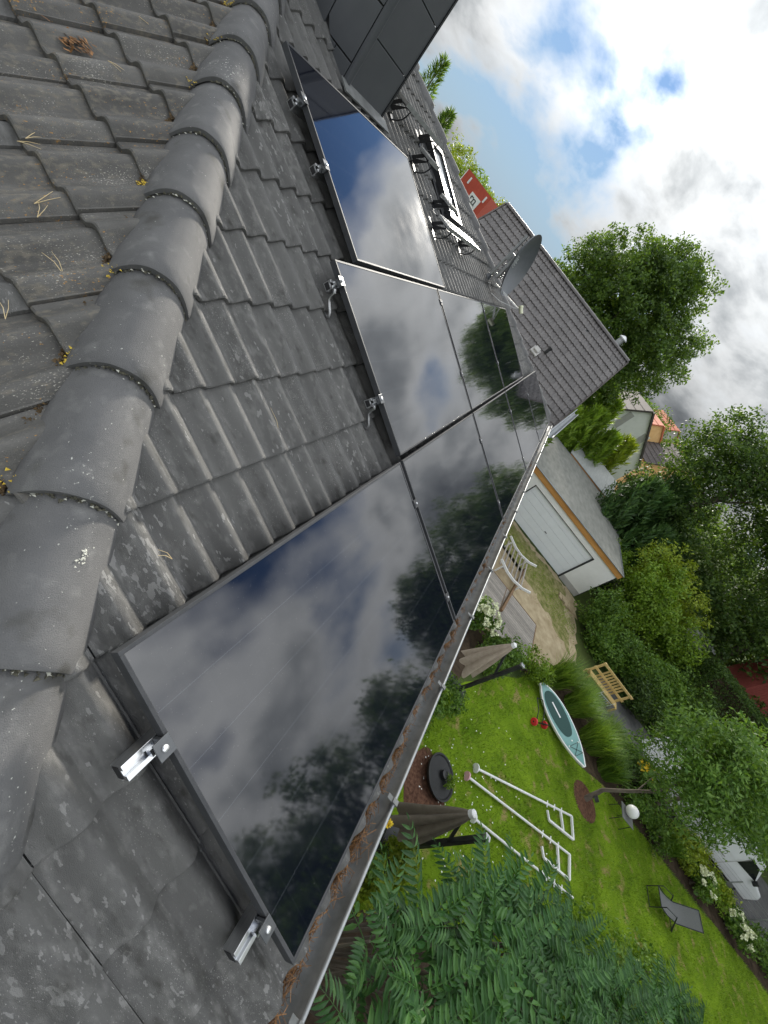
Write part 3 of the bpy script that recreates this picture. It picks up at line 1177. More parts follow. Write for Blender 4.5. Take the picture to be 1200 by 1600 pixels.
# ================================================================== GUTTER
GX0, GX1 = c00.x - .1, c10.x + .13
GYC, GZ, GR = -0.185, -0.252, 0.076
gut = thing('gutter', 'long zinc gutter along the eave, lined with brown pine needles', 'gutter', (GX0, GYC, GZ))
mb = MB()
N = 14
pr = []
for k in range(N + 1):
    a = math.pi + math.pi * k / N
    pr.append((GR * math.cos(a), GR * math.sin(a)))
outer = pr[:]
inner = [(y * 0.965, z * 0.965) for y, z in pr[::-1]]
ring = outer + inner
XS = np.linspace(0, GX1 - GX0, 24)
vs, fs = [], []
for x in XS:
    for (y, z) in ring:
        vs.append((x, -y, z))
n = len(ring)
for i in range(len(XS) - 1):
    for k in range(n):
        k2 = (k + 1) % n
        fs.append((i * n + k, i * n + k2, (i + 1) * n + k2, (i + 1) * n + k))
fs.append(tuple(range(n)))
fs.append(tuple((len(XS) - 1) * n + k for k in range(n))[::-1])
mb.add(vs, fs)
mb.build('trough', M_zincin, gut, True)
mb = MB()
mb.tube([(0, -GR - .006, 0.002), (GX1 - GX0, -GR - .005, 0.002)], 0.0085, 10)
mb.build('bead', M_zinc, gut, True)
mb = MB()
mb.box(((GX1 - GX0) / 2, GR + .012, 0.02), (GX1 - GX0, 0.004, 0.07))
mb.build('back_flange', M_zincin, gut)
bx = -0.02
i = 0
while bx < GX1:
    mb = MB()
    mb.box((bx - GX0, -GR - .004, 0.004), (0.028, 0.032, 0.026))
    mb.box((bx - GX0, -GR * .72, 0.006), (0.026, 0.045, 0.003))
    pts = [(bx - GX0, -(GR + .003) * math.cos(t), (GR + .003) * math.sin(t)) for t in np.linspace(math.pi, 2 * math.pi, 9)]
    mb.tube(pts, 0.004, 5)
    mb.build('bracket', M_zincin, gut, bevel=0.003)
    bx += 0.79
# needles: one dense ragged swathe lying against the roof side of the trough
rng = np.random.default_rng(21)
ND = 14000
xx = rng.random(ND) ** 1.7 * (GX1 - GX0 - .4) + 0.2
wav = 0.010 * np.sin(xx * 5.1) + 0.008 * np.sin(xx * 11.7 + 1) + 0.006 * np.sin(xx * 27)
thin = np.clip(1.2 - 0.16 * xx, 0.3, 1)
yy = 0.016 + wav + rng.normal(size=ND) * 0.017 * thin
zz = -np.sqrt(np.clip(GR * GR * .92 - yy ** 2, 1e-5, None)) + 0.024 + np.abs(rng.normal(size=ND)) * 0.030 * thin
P = np.stack([xx, yy, zz], 1)
D = unit(np.stack([rng.normal(size=ND), rng.normal(size=ND) * .55, rng.normal(size=ND) * .28], 1))
S = unit(np.cross(D, rng.normal(size=(ND, 3)))) * 0.0011
Ln = (0.02 + 0.05 * rng.random((ND, 1)))
bend = unit(rng.normal(size=(ND, 3))) * 0.008
V = np.stack([P - D * Ln * .5 - S, P - D * Ln * .5 + S, P + bend + D * Ln * .5 + S, P + bend + D * Ln * .5 - S], 1).reshape(-1, 3)
np_mesh('needle_litter', V, 4, M_needle, gut, 'stuff')
mb = MB()
prev = []
xs2 = np.linspace(0.15, GX1 - GX0 - .2, 160)
vs, fs = [], []
for i, x in enumerate(xs2):
    w = 0.010 * math.sin(x * 5.1) + 0.008 * math.sin(x * 11.7 + 1)
    vs += [(x, 0.064, -0.030), (x, 0.020 + w, -0.034 + .006 * math.sin(x * 31)), (x, -0.012 + w * 1.5, -0.070)]
    if i:
        b = (i - 1) * 3
        fs += [(b, b + 3, b + 4, b + 1), (b + 1, b + 4, b + 5, b + 2)]
mb.add(vs, fs)
mb.build('litter_mass', M_moss, gut, True)

# loose needles on tiles
k = 0


NLAB = iter(['pale dry needle pair on the panel side tiles, above the nearest panel', 'short pale needle pair just right of the hip, near the nearest panel',
             'longest pale needle pair on the left slope, tucked against a hip cap', 'pale needle pair at the left edge, upper of a crossing two', 'pale needle pair at the left edge, lower of a crossing two',
             'pale needle pair left of the hip, upper of two below the tile lip', 'pale needle pair left of the hip, lower of two below the tile lip', 'short pale needle pair beside the brown leaf litter',
             'pale needle pair lowest on the left slope', 'pale needle pair highest on the left slope'])


def needle(M0, u, v, ang, ln, n=2, h=-0.118):
    t = thing('pine_needle', next(NLAB), 'pine needle', M0 @ Vector((u, v, h)),
              M0.to_euler(), 'loose pine needles on the roof')
    mb = MB()
    for q in range(n):
        a = ang + q * 0.16
        d = Vector((math.cos(a), math.sin(a), 0))
        s = Vector((-d.y, d.x, 0))
        mb.tube([(0, 0, 0), d * ln * .5 + s * .006 * (q - .5) + Vector((0, 0, .004)), d * ln + s * .012 * (q + .3) + Vector((0, 0, -.004))], [.0011, .0010, .0006], 4)
    mb.build('needle', M_needle2, t)


for (u, v, a, l) in [(0.98, 1.47, 1.4, .12), (0.30, 1.22, 2.0, .05)]:
    needle(P1, u, v, a, l)
for (u, v, a, l) in [(-2.05, 1.83, 2.9, .09), (-2.55, 1.99, 1.0, .06), (-2.56, 2.02, 1.7, .05), (-2.31, 1.90, 1.75, .09), (-2.26, 1.88, 2.2, .07),
                     (-2.93, 2.52, .4, .05), (-1.95, 1.62, 2.5, .07), (-3.22, 2.8, .7, .07)]:
    needle(P2, u, v, a, l)
V = []
for q in range(60):
    c0 = np.array(P2 @ Vector((-3.02 + rng.normal() * .035, 2.44 + rng.normal() * .03, -.121)))
    d = unit(rng.normal(size=3) * np.array([1, 1, .15]))
    s = unit(np.cross(d, [0, 0, 1])) * .004
    V += [c0 - d * .014 - s, c0 + d * .014 - s, c0 + d * .014 + s, c0 - d * .014 + s]
o = np_mesh('leaf_litter', np.array(V), 4, M_needle, None, 'stuff')
tag(o, 'small heap of brown dry leaf litter on the left roof slope', 'litter')

# ================================================================== CHIMNEY
CX0, CX1, CY0, CY1 = 3.115, 3.71, 3.47, 4.55
CZ0, CZ1 = 1.1, 4.2
chim = thing('chimney', 'tall chimney clad in dark grey slate panels, above the top panel', 'chimney', (CX0, CY0, CZ0))
mb = MB()
mb.box(((CX1 - CX0) / 2, (CY1 - CY0) / 2, (CZ1 - CZ0) / 2), (CX1 - CX0 - .03, CY1 - CY0 - .03, CZ1 - CZ0))
mb.build('core', M_rubber, chim)


def slate(poly, face):
    """poly in (along, z) of a face"""
    mb = MB()
    cx = sum(p[0] for p in poly) / len(poly)
    cz = sum(p[1] for p in poly) / len(poly)
    pl = []
    for a, z in poly:
        d = Vector((cx - a, cz - z))
        d = d / max(d.length, 1e-6) * 0.006
        pl.append((a + d.x, z + d.y))
    if face == 'f':
        M = Matrix(((1, 0, 0, 0), (0, 0, -1, 0), (0, 1, 0, 0), (0, 0, 0, 1)))
        mb.prism(pl, -0.012, 0.004, M)
    else:
        M = Matrix(((0, 0, -1, 0), (1, 0, 0, 0), (0, 1, 0, 0), (0, 0, 0, 1)))
        mb.prism(pl, -0.012, 0.004, M)
    mb.build('slate', M_slate, chim, bevel=0.002)


w = CX1 - CX0
zz0 = 0.16
hh = 0.345
for r_ in range(9):
    z0_, z1_ = (0 if r_ == 0 else zz0 + hh * (r_ - 1)), zz0 + hh * r_
    slate([(0.03, z0_), (w, z0_), (w, z1_), (0.03, z1_)], 'f')
d = CY1 - CY0
for r_ in range(9):
    z0_, z1_ = -0.05 + hh * r_, -0.05 + hh * (r_ + 1)
    off = 0.0 if r_ % 2 else -0.16
    a = 0.03 + off
    while a < d:
        p0, p1 = max(a, 0.03), min(a + 0.33, d)
        if p1 - p0 > .04:
            if p1 - p0 > .2:
                slate([(p0, z0_), (p1 - .07, z0_), (p1, z0_ + .07), (p1, z1_), (p0, z1_)], 's')
            else:
                slate([(p0, z0_), (p1, z0_), (p1, z1_), (p0, z1_)], 's')
        a += 0.33
mb = MB()
mb.tube([(0.005, -0.004, 0), (0.005, -0.004, CZ1 - CZ0)], 0.030, 12)
mb.build('corner_bead', M_slate, chim, True)
mb = MB()
mb.box((w + .006, .0, (CZ1 - CZ0) / 2), (0.022, 0.022, CZ1 - CZ0))
mb.build('corner_profile', M_dark, chim)
mb = MB()
mb.box((w / 2, d / 2, CZ1 - CZ0 + .03), (w + .12, d + .12, .06))
mb.build('chimney_cap', M_zinc, chim, bevel=.01)
mb = MB()
zf = (CY0 * TP - .10 / CP) - CZ0
mb.box((w / 2, -0.05, zf - .012), (w + .16, 0.10, 0.012), Matrix.Rotation(PITCH, 3, 'X'))
mb.build('flashing', M_zincin, chim)

# ================================================================== ROOF WINDOW, STEPS, DISH
sk = thing('roof_window', 'roof window with dark frame and pale glass near the far hip', 'roof window', w1(5.16, 3.2, -.12), RF)
SW, SH = 0.5, 0.86
mb = MB()
for (a0, a1, b0, b1) in ((0, SW, 0, .07), (0, SW, SH - .07, SH), (0, .07, .07, SH - .07), (SW - .07, SW, .07, SH - .07)):
    mb.box(((a0 + a1) / 2, (b0 + b1) / 2, .035), (a1 - a0, b1 - b0, .09))
mb.build('frame', M_dark, sk, bevel=.006)
mb = MB()
mb.box((SW / 2, SH / 2, .052), (SW - .13, SH - .13, .012))
mb.build('pane', M_skyglass, sk)
mb = MB()
mb.box((SW / 2, -0.06, .008), (SW + .2, 0.14, .008))
mb.box((-.05, SH / 2, .008), (.10, SH + .1, .008))
mb.box((SW + .05, SH / 2, .008), (.10, SH + .1, .008))
mb.build('flashing', M_dark, sk)


def walkway(label, u0, u1, v, name, group, h=0.05):
    """grating tread on brackets: stays level above the tiles"""
    L = u1 - u0
    t = thing(name, label, 'roof step', w1(u0, v, h), RF, group)
    lev = Matrix.Rotation(-PITCH, 4, 'X')
    mb = MB()
    wd = 0.15
    for y in (-wd / 2, wd / 2):
        a = lev @ Vector((0, y, 0))
        b = lev @ Vector((L, y, 0))
        mb.beam(a, b, .012, .036, lev @ Vector((0, 0, 1)))
    nb_ = int(L / .03)
    for i_ in range(nb_ + 1):
        x = L * i_ / nb_
        mb.beam(lev @ Vector((x, -wd / 2, 0.004)), lev @ Vector((x, wd / 2, 0.004)), .004, .022, lev @ Vector((0, 0, 1)))
    mb.build('grating', M_galv, t)
    for x in ([.12 * L, .88 * L] if L > .4 else [.5 * L]):
        mb = MB()
        p0 = Vector((x, .10, -.16))
        p1 = lev @ Vector((x, .06, -.02))
        p2 = lev @ Vector((x, -.07, -.02))
        mb.beam(p0, p1, .03, .008, (1, 0, 0))
        mb.beam(p1, p2, .03, .008, lev @ Vector((0, 0, 1)))
        arc = [p2 + (Vector((x, -.03, -.17)) - p2) * s + Vector((0, -.03 * math.sin(math.pi * s), -.0)) for s in (0, .25, .5, .75, 1)]
        mb.tube(arc, .007, 6)
        mb.add([Vector((x - .004, .10, -.165)), Vector((x - .004, .04, -.165)), p2 + Vector((-.004, .04, -.01)), Vector((x + .004, .10, -.165)), Vector((x + .004, .04, -.165)), p2 + Vector((.004, .04, -.01))], [(0, 1, 2), (5, 4, 3), (0, 3, 4, 1), (1, 4, 5, 2), (2, 5, 3, 0)])
        mb.beam(Vector((x, -.05, -.172)), Vector((x, .17, -.166)), .06, .006)
        mb.build('bracket', M_dark, t, bevel=.0)
    return t


walkway('upper long galvanised grating step beside the chimney', 4.02, 5.07, 3.89, 'roof_step', 'long grating steps on the roof')
walkway('lower long galvanised grating step below the roof window', 4.30, 5.66, 2.92, 'roof_step', 'long grating steps on the roof')
walkway('upper short single tread left of the roof window', 4.30, 4.56, 3.53, 'roof_step', 'short roof treads')
walkway('lower short single tread left of the roof window', 4.64, 4.90, 3.2, 'roof_step', 'short roof treads')

dish = thing('satellite_dish', 'grey satellite dish on a mast at the far hip of the roof', 'satellite dish', (6.95, 2.60, 0.86))
mb = MB()
mb.tube([(0, 0, -.1), (0, 0, .80)], .025, 12)
mb.build('mast', M_galv, dish, True)
mb = MB()
mb.lathe([(.11, -.05), (.10, .0), (.06, .05), (.04, .10), (.028, .13)], 16)
mb.build('mast_collar', M_dish, dish, True)
dn = Vector((-.10, -.95, .26)).normalized()
Mz = dn.to_track_quat('Z', 'Y').to_matrix()
mb = MB()
DR = .44
prof = [(DR * t, .115 * t * t - .115) for t in np.linspace(0, 1, 9)]
prof += [(DR + .008, .006), (DR + .002, -.006)] + [(DR * t, .115 * t * t - .128) for t in np.linspace(.97, 0, 8)]
dcen = Vector((.03, -.24, .50))
mb.lathe(prof, 36, dcen, Mz)
mb.build('reflector', M_dish, dish, True)
mb = MB()
mb.beam((0, .0, .47), dcen - dn * .10, .09, .12)
for s in np.linspace(-.22, .06, 9):
    mb.beam((-.06, -.06, .42 + s), (.07, -.16, .42 + s), .012, .016)
mb.beam((0.0, -.10, .16), (0, -.10, .56), .09, .05, (0, 1, 0))
mb.build('tilt_bracket', M_galv, dish, bevel=.004)
lp = Vector((.05, -.72, .15))
mb = MB()
mb.beam((.02, -.16, .10), lp + Vector((0, .03, -.02)), .022, .022)
mb.build('feed_arm', M_white, dish)
for s in (-.035, .035):
    mb = MB()
    q = lp + Vector((s, 0, 0))
    aim = (dcen - q).normalized()
    mb.tube([q - aim * .05, q + aim * .03, q + aim * .032, q + aim * .06], [.026, .026, .032, .032], 12)
    mb.build('feed_head', M_lnb, dish, True)
mb = MB()
mb.tube([tuple(lp + Vector((0, .03, -.03))), (.02, -.40, .0), (.0, -.2, -.03), (-.06, -.10, .05), (-.10, -.02, .0), (-.12, .02, -.12), (-.25, -.2, -.18)], .005, 6)
mb.build('cable', M_white, dish, True)

# ================================================================== NEIGHBOUR HOUSE (steep tiled gable roof beyond ours)
NX, NZ, NP_ = 19.65, 1.95, R(40)
NY0, NY1 = -0.86, 6.95
NL = 6.9                       # slope length
nh = thing('neighbour_house', 'neighbouring house with steep grey-brown tiled gable roof beyond the far hip', 'house', (NX, (NY0 + NY1) / 2, G))
NO = Vector((NX, (NY0 + NY1) / 2, G))
cn, sn = math.cos(NP_), math.sin(NP_)
mb = MB()
ex, ez2 = NL * cn, NZ - NL * sn
for s in (-1, 1):
    vs = [Vector((NX, NY0 + .03, NZ)), Vector((NX, NY1 - .03, NZ)), Vector((NX + s * ex, NY1 - .03, ez2)), Vector((NX + s * ex, NY0 + .03, ez2))]
    lo = [v - Vector((0, 0, .14)) for v in vs]
    mb.add([v - NO - Vector((0, 0, .03)) for v in vs] + [v - NO for v in lo], [(0, 1, 2, 3), (7, 6, 5, 4), (0, 3, 7, 4), (1, 5, 6, 2), (3, 2, 6, 7)])
nroof = mb.build('roof', M_farroof, nh)
# tiles of the slope that faces us: rolled pans, every course lapping the next
tw, tg = 0.30, 0.335
vs, fs = [], []
ncol = int((NY1 - NY0) / tw)
tw = (NY1 - NY0) / ncol
prf = [(0, 0), (.13, .0), (.24, .022), (.36, .024), (.47, .004), (.50, .0), (.63, 0), (.74, .022), (.86, .024), (.97, .004), (1.0, .0)]
rj = random.Random(3)
for j in range(int(NL / tg) + 1):
    s0 = j * tg                # distance down from the ridge of the tile's upper edge
    s1 = min(s0 + tg + .02, NL + .05)
    for k in range(ncol):
        y0_ = NY0 + k * tw
        dj = rj.uniform(-.004, .004)
        b = len(vs)
        for (s, up) in ((s0, .005), (s1, .036), (s1, .010)):
            for (a, h) in prf:
                vs.append((NX - s * cn - (h + up + dj) * sn - NO.x, y0_ + a * tw * .992 - NO.y, NZ - s * sn + (h + up + dj) * cn - NO.z))
        n = len(prf)
        for r_ in range(2):
            for q in range(n - 1):
                fs.append((b + r_ * n + q, b + (r_ + 1) * n + q, b + (r_ + 1) * n + q + 1, b + r_ * n + q + 1))
mb = MB()
mb.add(vs, fs)
mb.build('roof_tiles', M_ntile, nroof, False, kind='stuff')
for k in range(int((NY1 - NY0) / .37)):
    mb = MB()
    y0_ = NY0 + k * .37
    pts = [(math.cos(a) * .13, math.sin(a) * .10 - .035) for a in np.linspace(-.1, math.pi + .1, 9)]
    vv = []
    for (yy_, sc_) in ((0, 1.0), (.40, .9)):
        vv += [(NX + x * sc_ - NO.x, y0_ + yy_ - NO.y, NZ + .03 + z * sc_ - NO.z) for x, z in pts]
    mb.add(vv, [(q, q + 1, 9 + q + 1, 9 + q) for q in range(8)] + [tuple(range(9))[::-1]])
    mb.build('ridge_cap', M_ntile, nroof, True)
mb = MB()
for yv in (NY0 - .03, NY1 + .03):
    for s in (-1, 1):
        mb.beam(Vector((NX, yv, NZ - .04)) - NO, Vector((NX + s * (ex + .02), yv, ez2 - .04)) - NO, .05, .16)
mb.build('verge_board', M_farroof, nh)
mb = MB()
wx = ex - .5
M = Matrix(((1, 0, 0, 0), (0, 0, 1, 0), (0, 1, 0, 0), (0, 0, 0, 1)))
mb.prism([(-wx, 0), (wx, 0), (wx, NZ - .12 - wx * TP * 0 - wx * math.tan(NP_) - G), (0, NZ - .12 - G), (-wx, NZ - .12 - wx * math.tan(NP_) - G)], NY0 + .35 - NO.y, NY1 - .35 - NO.y, M)
mb.build('wall', M_render, nh)


def npt(s, y, h=0.0):
    return Vector((NX - s * cn - h * sn, y, NZ - s * sn + h * cn)) - NO


mb = MB()
b0 = npt(3.0, 1.42, .03)
mb.tube([b0, b0 + Vector((0, 0, .18))], .06, 12)
mb.tube([b0 + Vector((0, 0, .18)), b0 + Vector((0, 0, .26))], .085, 12)
mb.build('vent_pipe', M_rubber, nroof, True)
mb = MB()
b0 = npt(3.35, 1.7, .05)
mb.box(b0, (.32, .34, .09), Matrix.Rotation(-NP_, 3, 'Y'))
mb.box(b0 + Vector((-.02, 0, .08)), (.2, .22, .12), Matrix.Rotation(-NP_, 3, 'Y'))
mb.build('vent_tile', M_greywall, nroof, bevel=.02)
mb = MB()
b0 = Vector((NX + .45, -.05, NZ - .3)) - NO
mb.tube([b0, b0 + Vector((0, 0, .62))], .13, 14)
mb.tube([b0 + Vector((0, 0, .62)), b0 + Vector((0, 0, .66)), b0 + Vector((0, 0, .76))], [.19, .19, .05], 14)
mb.build('flue', M_galv, nroof, True)

# link gutter between the two houses
lg = thing('link_gutter', 'pale zinc gutter and fascia running from our roof corner to the neighbouring gable', 'gutter', (10.95, -.46, -.47))
e = Vector((5.95, -.60, .16))
mb = MB()
mb.beam((0, .09, -.03), e + Vector((0, .09, -.03)), .03, .24)
mb.build('fascia', M_zinc, lg)
mb = MB()
dirv = e.normalized()
sid = dirv.cross(Vector((0, 0, 1))).normalized()
upv = sid.cross(dirv)
vs, fs = [], []
ring = [(.075 * math.cos(a), .075 * math.sin(a)) for a in np.linspace(math.pi, 2 * math.pi, 11)] + [(.069 * math.cos(a), .069 * math.sin(a)) for a in np.linspace(2 * math.pi, math.pi, 11)]
for p in (Vector((0, 0, 0)), e):
    for (a, b) in ring:
        vs.append(p + sid * a + upv * b)
n = len(ring)
for q in range(n):
    fs.append((q, (q + 1) % n, n + (q + 1) % n, n + q))
mb.add(vs, fs)
mb.build('trough', M_zinc, lg, True)
mb = MB()
mb.tube([sid * .085, e + sid * .085], .016, 8)
mb.build('bead', M_galv, lg, True)

# ================================================================== GARAGE AND SHED BEHIND IT
GX, GYR, GYL, GXB = 22.35, -10.2, -2.3, 32.0
ga = thing('garage', 'white flat-roofed garage with grey sectional door and larch fascia', 'garage', (GX, GYR, G))
H1 = 2.52
W_ = GYL - GYR
D0, D1, DH = 1.42, 6.6, 2.18
mb = MB()
mb.box((.12, D0 / 2, H1 / 2), (.24, D0, H1))
mb.box((.12, (D1 + W_) / 2, H1 / 2), (.24, W_ - D1, H1))
mb.box((.12, (D0 + D1) / 2, (DH + H1) / 2), (.24, D1 - D0, H1 - DH))
L_ = GXB - GX
mb.box((L_ / 2 + .12, .12, H1 / 2), (L_ - .24, .24, H1))
mb.box((L_ / 2 + .12, W_ - .12, H1 / 2), (L_ - .24, .24, H1))
mb.box((L_ - .12, W_ / 2, H1 / 2), (.24, W_ - .48, H1))
mb.build('wall', M_render, ga)
mb = MB()
mb.box((-.006, D0 / 2 + .0, .17), (.012, D0, .34))
mb.build('plinth', M_greywall, ga)
nsec = 5
for i in range(nsec):
    mb = MB()
    z0_ = DH * i / nsec
    mb.box((.15, (D0 + D1) / 2, z0_ + DH / nsec / 2), (.04, D1 - D0 - .10, DH / nsec - .012))
    mb.build('door_section', M_gardoor, ga, bevel=.004)
mb = MB()
mb.box((.10, D0 + .035, DH / 2), (.16, .07, DH))
mb.box((.10, D1 - .035, DH / 2), (.16, .07, DH))
mb.box((.11, (D0 + D1) / 2, DH - .02), (.14, D1 - D0 - .14, .04))
mb.build('door_frame', M_dark, ga)
mb = MB()
mb.box((-.06, W_ / 2, H1 + .15), (.05, W_ + .16, .30))
mb.build('fascia_board', M_orange, ga)
mb = MB()
mb.box((L_ / 2, -.075, H1 + .15), (L_ + .07, .04, .30))
mb.build('side_fascia', M_white, ga)
mb = MB()
mb.box((L_ / 2, W_ / 2, H1 + .29), (L_ + .04, W_ + .08, .06))
mb.build('roof_sheet', M_bitumen, ga)
mb = MB()
for i in range(1, 8):
    mb.box((L_ / 2, W_ * i / 8, H1 + .322), (L_, .10, .008))
mb.build('sheet_lap', M_bitumen, ga)
mb = MB()
zt = H1 + .325
mb.beam((-.09, -.10, zt), (-.09, W_ + .08, zt), .10, .035)
mb.beam((-.04, -.10, zt), (L_, -.10, zt), .09, .034)
mb.beam((L_, -.05, zt), (L_, W_ + .08, zt), .09, .033)
mb.build('edge_trim', M_zinc, ga)
mb = MB()
mb.box((.125, (D0 + D1) / 2, .95), (.02, .16, .05))
mb.build('door_handle', M_dark, ga)
mb = MB()
mb.tube([(.3, -.15, H1 + .1), (.3, -.15, .1)], .045, 10)
mb.build('downpipe', M_dark, ga, True)

sh = thing('shed', 'lean-to shed with pale sheet roof and orange board behind the garage', 'shed', (32.2, -9.3, G))
mb = MB()
mb.box((1.3, 2.1, 1.35), (2.6, 4.0, 2.7))
mb.build('wall', M_brownwood, sh)
mb = MB()
mb.beam((-.05, 0, 2.82), (-.05, 4.3, 2.82), .05, .28)
mb.build('fascia_board', M_orange, sh)
mb = MB()
mb.add([(-.12, -.1, 2.98), (-.12, 4.4, 2.98), (2.9, 4.4, 3.75), (2.9, -.1, 3.75), (-.12, -.1, 2.94), (-.12, 4.4, 2.94), (2.9, 4.4, 3.71), (2.9, -.1, 3.71)],
       [(0, 3, 2, 1), (4, 5, 6, 7), (0, 1, 5, 4), (1, 2, 6, 5), (2, 3, 7, 6), (3, 0, 4, 7)])
mb.build('roof_sheet', M_gravelroof, sh)

ws = thing('garden_hut', 'small pale boarded hut at the back right corner of the garage', 'hut', (27.4, -11.9, G))
for i in range(9):
    mb = MB()
    mb.box((0, .08 + i * .16, 1.15), (.03, .15, 2.3))
    mb.build('board', M_greywall, ws)
mb = MB()
mb.box((.8, .72, 1.1), (1.5, 1.4, 2.2))
mb.build('wall', M_greywall, ws)
mb = MB()
mb.prism([(-.1, 2.3), (1.65, 2.3), (.75, 2.75)], -.1, 1.55, Matrix(((1, 0, 0, 0), (0, 0, 1, 0), (0, 1, 0, 0), (0, 0, 0, 1))))
mb.build('roof', M_gravelroof, ws)


# ================================================================== FAR HOUSES
def gable_house(label, x, y, w, d, eave, rise, wallm, roofm, rotz=0, windows=(), chim=None, cat='house'):
    """gable towards -X; w across, d deep; (x, y) is the middle of the front"""
    t = thing('house', label, cat, (x, y, G), (0, 0, R(rotz)))
    M = Matrix(((0, 0, 1, 0), (1, 0, 0, 0), (0, 1, 0, 0), (0, 0, 0, 1)))
    mb = MB()
    mb.prism([(-w / 2, 0), (w / 2, 0), (w / 2, eave), (0, eave + rise), (-w / 2, eave)], 0, d, M)
    mb.build('wall', wallm, t)
    mb = MB()
    o_ = .3
    sl = rise / (w / 2)
    for s in (-1, 1):
        a = Vector((-.25, 0, eave + rise + .02))
        b = Vector((-.25, s * (w / 2 + o_), eave - o_ * sl + .02))
        nn_ = Vector((0, s * rise, w / 2)).normalized() * .16
        vs = [a, b, b + Vector((d + .5, 0, 0)), a + Vector((d + .5, 0, 0))]
        mb.add(vs + [v + nn_ for v in vs], [(0, 1, 2, 3), (7, 6, 5, 4), (0, 4, 5, 1), (1, 5, 6, 2), (2, 6, 7, 3), (3, 7, 4, 0)])
    rf = mb.build('roof', roofm, t)
    mb = MB()
    nr = 8
    for s in (-1, 1):
        nn_ = Vector((0, s * rise, w / 2)).normalized() * .18
        for i in range(1, nr):
            q = i / nr
            yv = s * (w / 2 + o_) * q
            zv = eave + rise + .02 - abs(yv) * sl
            mb.beam(Vector((-.25, yv, zv)) + nn_, Vector((d + .25, yv, zv)) + nn_, .05, .04)
    mb.build('tile_course', roofm, rf, kind='stuff')
    for (yc, zc, ww, wh) in windows:
        mb = MB()
        mb.box((-.02, yc, zc), (.06, ww, wh))
        f = mb.build('window', M_white, t)
        mb = MB()
        mb.box((-.045, yc, zc), (.04, ww - .16, wh - .16))
        mb.build('pane', M_greywall, f)
    if chim:
        mb = MB()
        mb.box((d * .5, chim, eave + rise + .3), (.6, .6, 1.4))
        mb.build('chimney', M_brick, rf)
    return t


gable_house('white rendered gable house with dark roof and two tall windows behind the garage', 45, -8.25, 7.6, 11, 4.6, 3.75, M_render, M_farroof, 3,
            [(.95, 6.2, .75, 1.9), (-1.55, 6.0, .75, 2.0), (.9, 3.0, .8, 1.6), (-1.5, 3.0, .8, 1.6)])
gable_house('distant cream house with orange-red roof right of the white gable', 66, -14.8, 8, 9, 5.0, 3.4, M_ochre, M_redroof, 12, [(1.5, 4, 1, 1.3), (-1.5, 4, 1, 1.3)])
gable_house('distant white house with red roof below the skyline trees', 78, -22.0, 8, 10, 5.2, 3.6, M_render, M_redroof, -15, [(1.5, 4, 1, 1.3), (-1.5, 4, 1, 1.3)])
gable_house('ochre house with dark roof half hidden by the dark tree', 58, -19.2, 7, 9, 4.9, 3.0, M_ochre, M_farroof, 8, [(1.3, 3.6, 1, 1.3)])
gable_house('far house with red roof between skyline bushes', 95, -24, 9, 9, 6, 4, M_greywall, M_redroof, 20)
gable_house('far red-roofed house behind the bright green trees', 88, 27.4, 9, 9, 6.4, 3.5, M_ochre, M_redroof, -10)

rb = thing('red_building', 'distant red-clad hall with white sign and pale side wall', 'building', (60, 22.0, G), (0, 0, R(6)))
mb = MB()
mb.box((5, 1.0, 4.35), (10, 4.2, 8.7))
mb.build('wall', M_redwall, rb)
mb = MB()
mb.box((5, 3.15, 4.3), (10, .1, 8.6))
mb.build('side_wall', M_render, rb)
sg = MB()
sg.box((-.06, .35, 7.0), (.1, 1.5, 1.15))
s_ = sg.build('sign', M_white, rb)
mb = MB()
for yv, zv, ww, hh_ in ((.80, 7.05, .12, .5), (.62, 7.25, .3, .1), (.40, 7.0, .12, .45), (.2, 7.2, .3, .1), (.05, 6.95, .12, .5), (.35, 6.7, .9, .08)):
    mb.box((-.12, yv, zv), (.03, ww, hh_))
mb.build('sign_mark', M_dark, s_)
for yv in (-.6, 2.2):
    mb = MB()
    mb.box((-.03, yv, 8.0), (.1, .2, .7))
    mb.build('lamp', M_white, rb)

og = thing('garden_wall', 'orange rendered wall glimpsed between the dark trees', 'wall', (52, -17.2, G))
mb = MB()
mb.box((0, 0, 2.1), (.3, 3.4, 4.2))
mb.box((0, 0, 4.25), (.4, 3.6, .12))
mb.build('wall', M_orangewall, og)
rs = thing('red_shed', 'red boarded shed at the right edge behind the hedge', 'shed', (27.6, -25.6, G))
for i in range(13):
    mb = MB()
    mb.box((0, .1 + i * .2, 2.75), (.04, .185, 5.5))
    mb.build('board', M_brick, rs)
mb = MB()
mb.box((1.2, 1.3, 2.7), (2.3, 2.5, 5.4))
mb.build('wall', M_brick, rs)
mb = MB()
mb.box((1.1, 1.3, 5.6), (2.8, 3.0, .1), Matrix.Rotation(R(6), 3, 'Y'))
mb.build('roof', M_greywall, rs)
gw = thing('grey_outbuilding', 'low grey flat-roofed outbuilding left of the red shed', 'outbuilding', (27.9, -19.0, G))
mb = MB()
mb.box((1, 0, 1.5), (2, 2.2, 3.0))
mb.build('wall', M_greywall, gw)
mb = MB()
mb.box((1, 0, 3.06), (2.3, 2.5, .12))
mb.build('roof', M_gravelroof, gw)

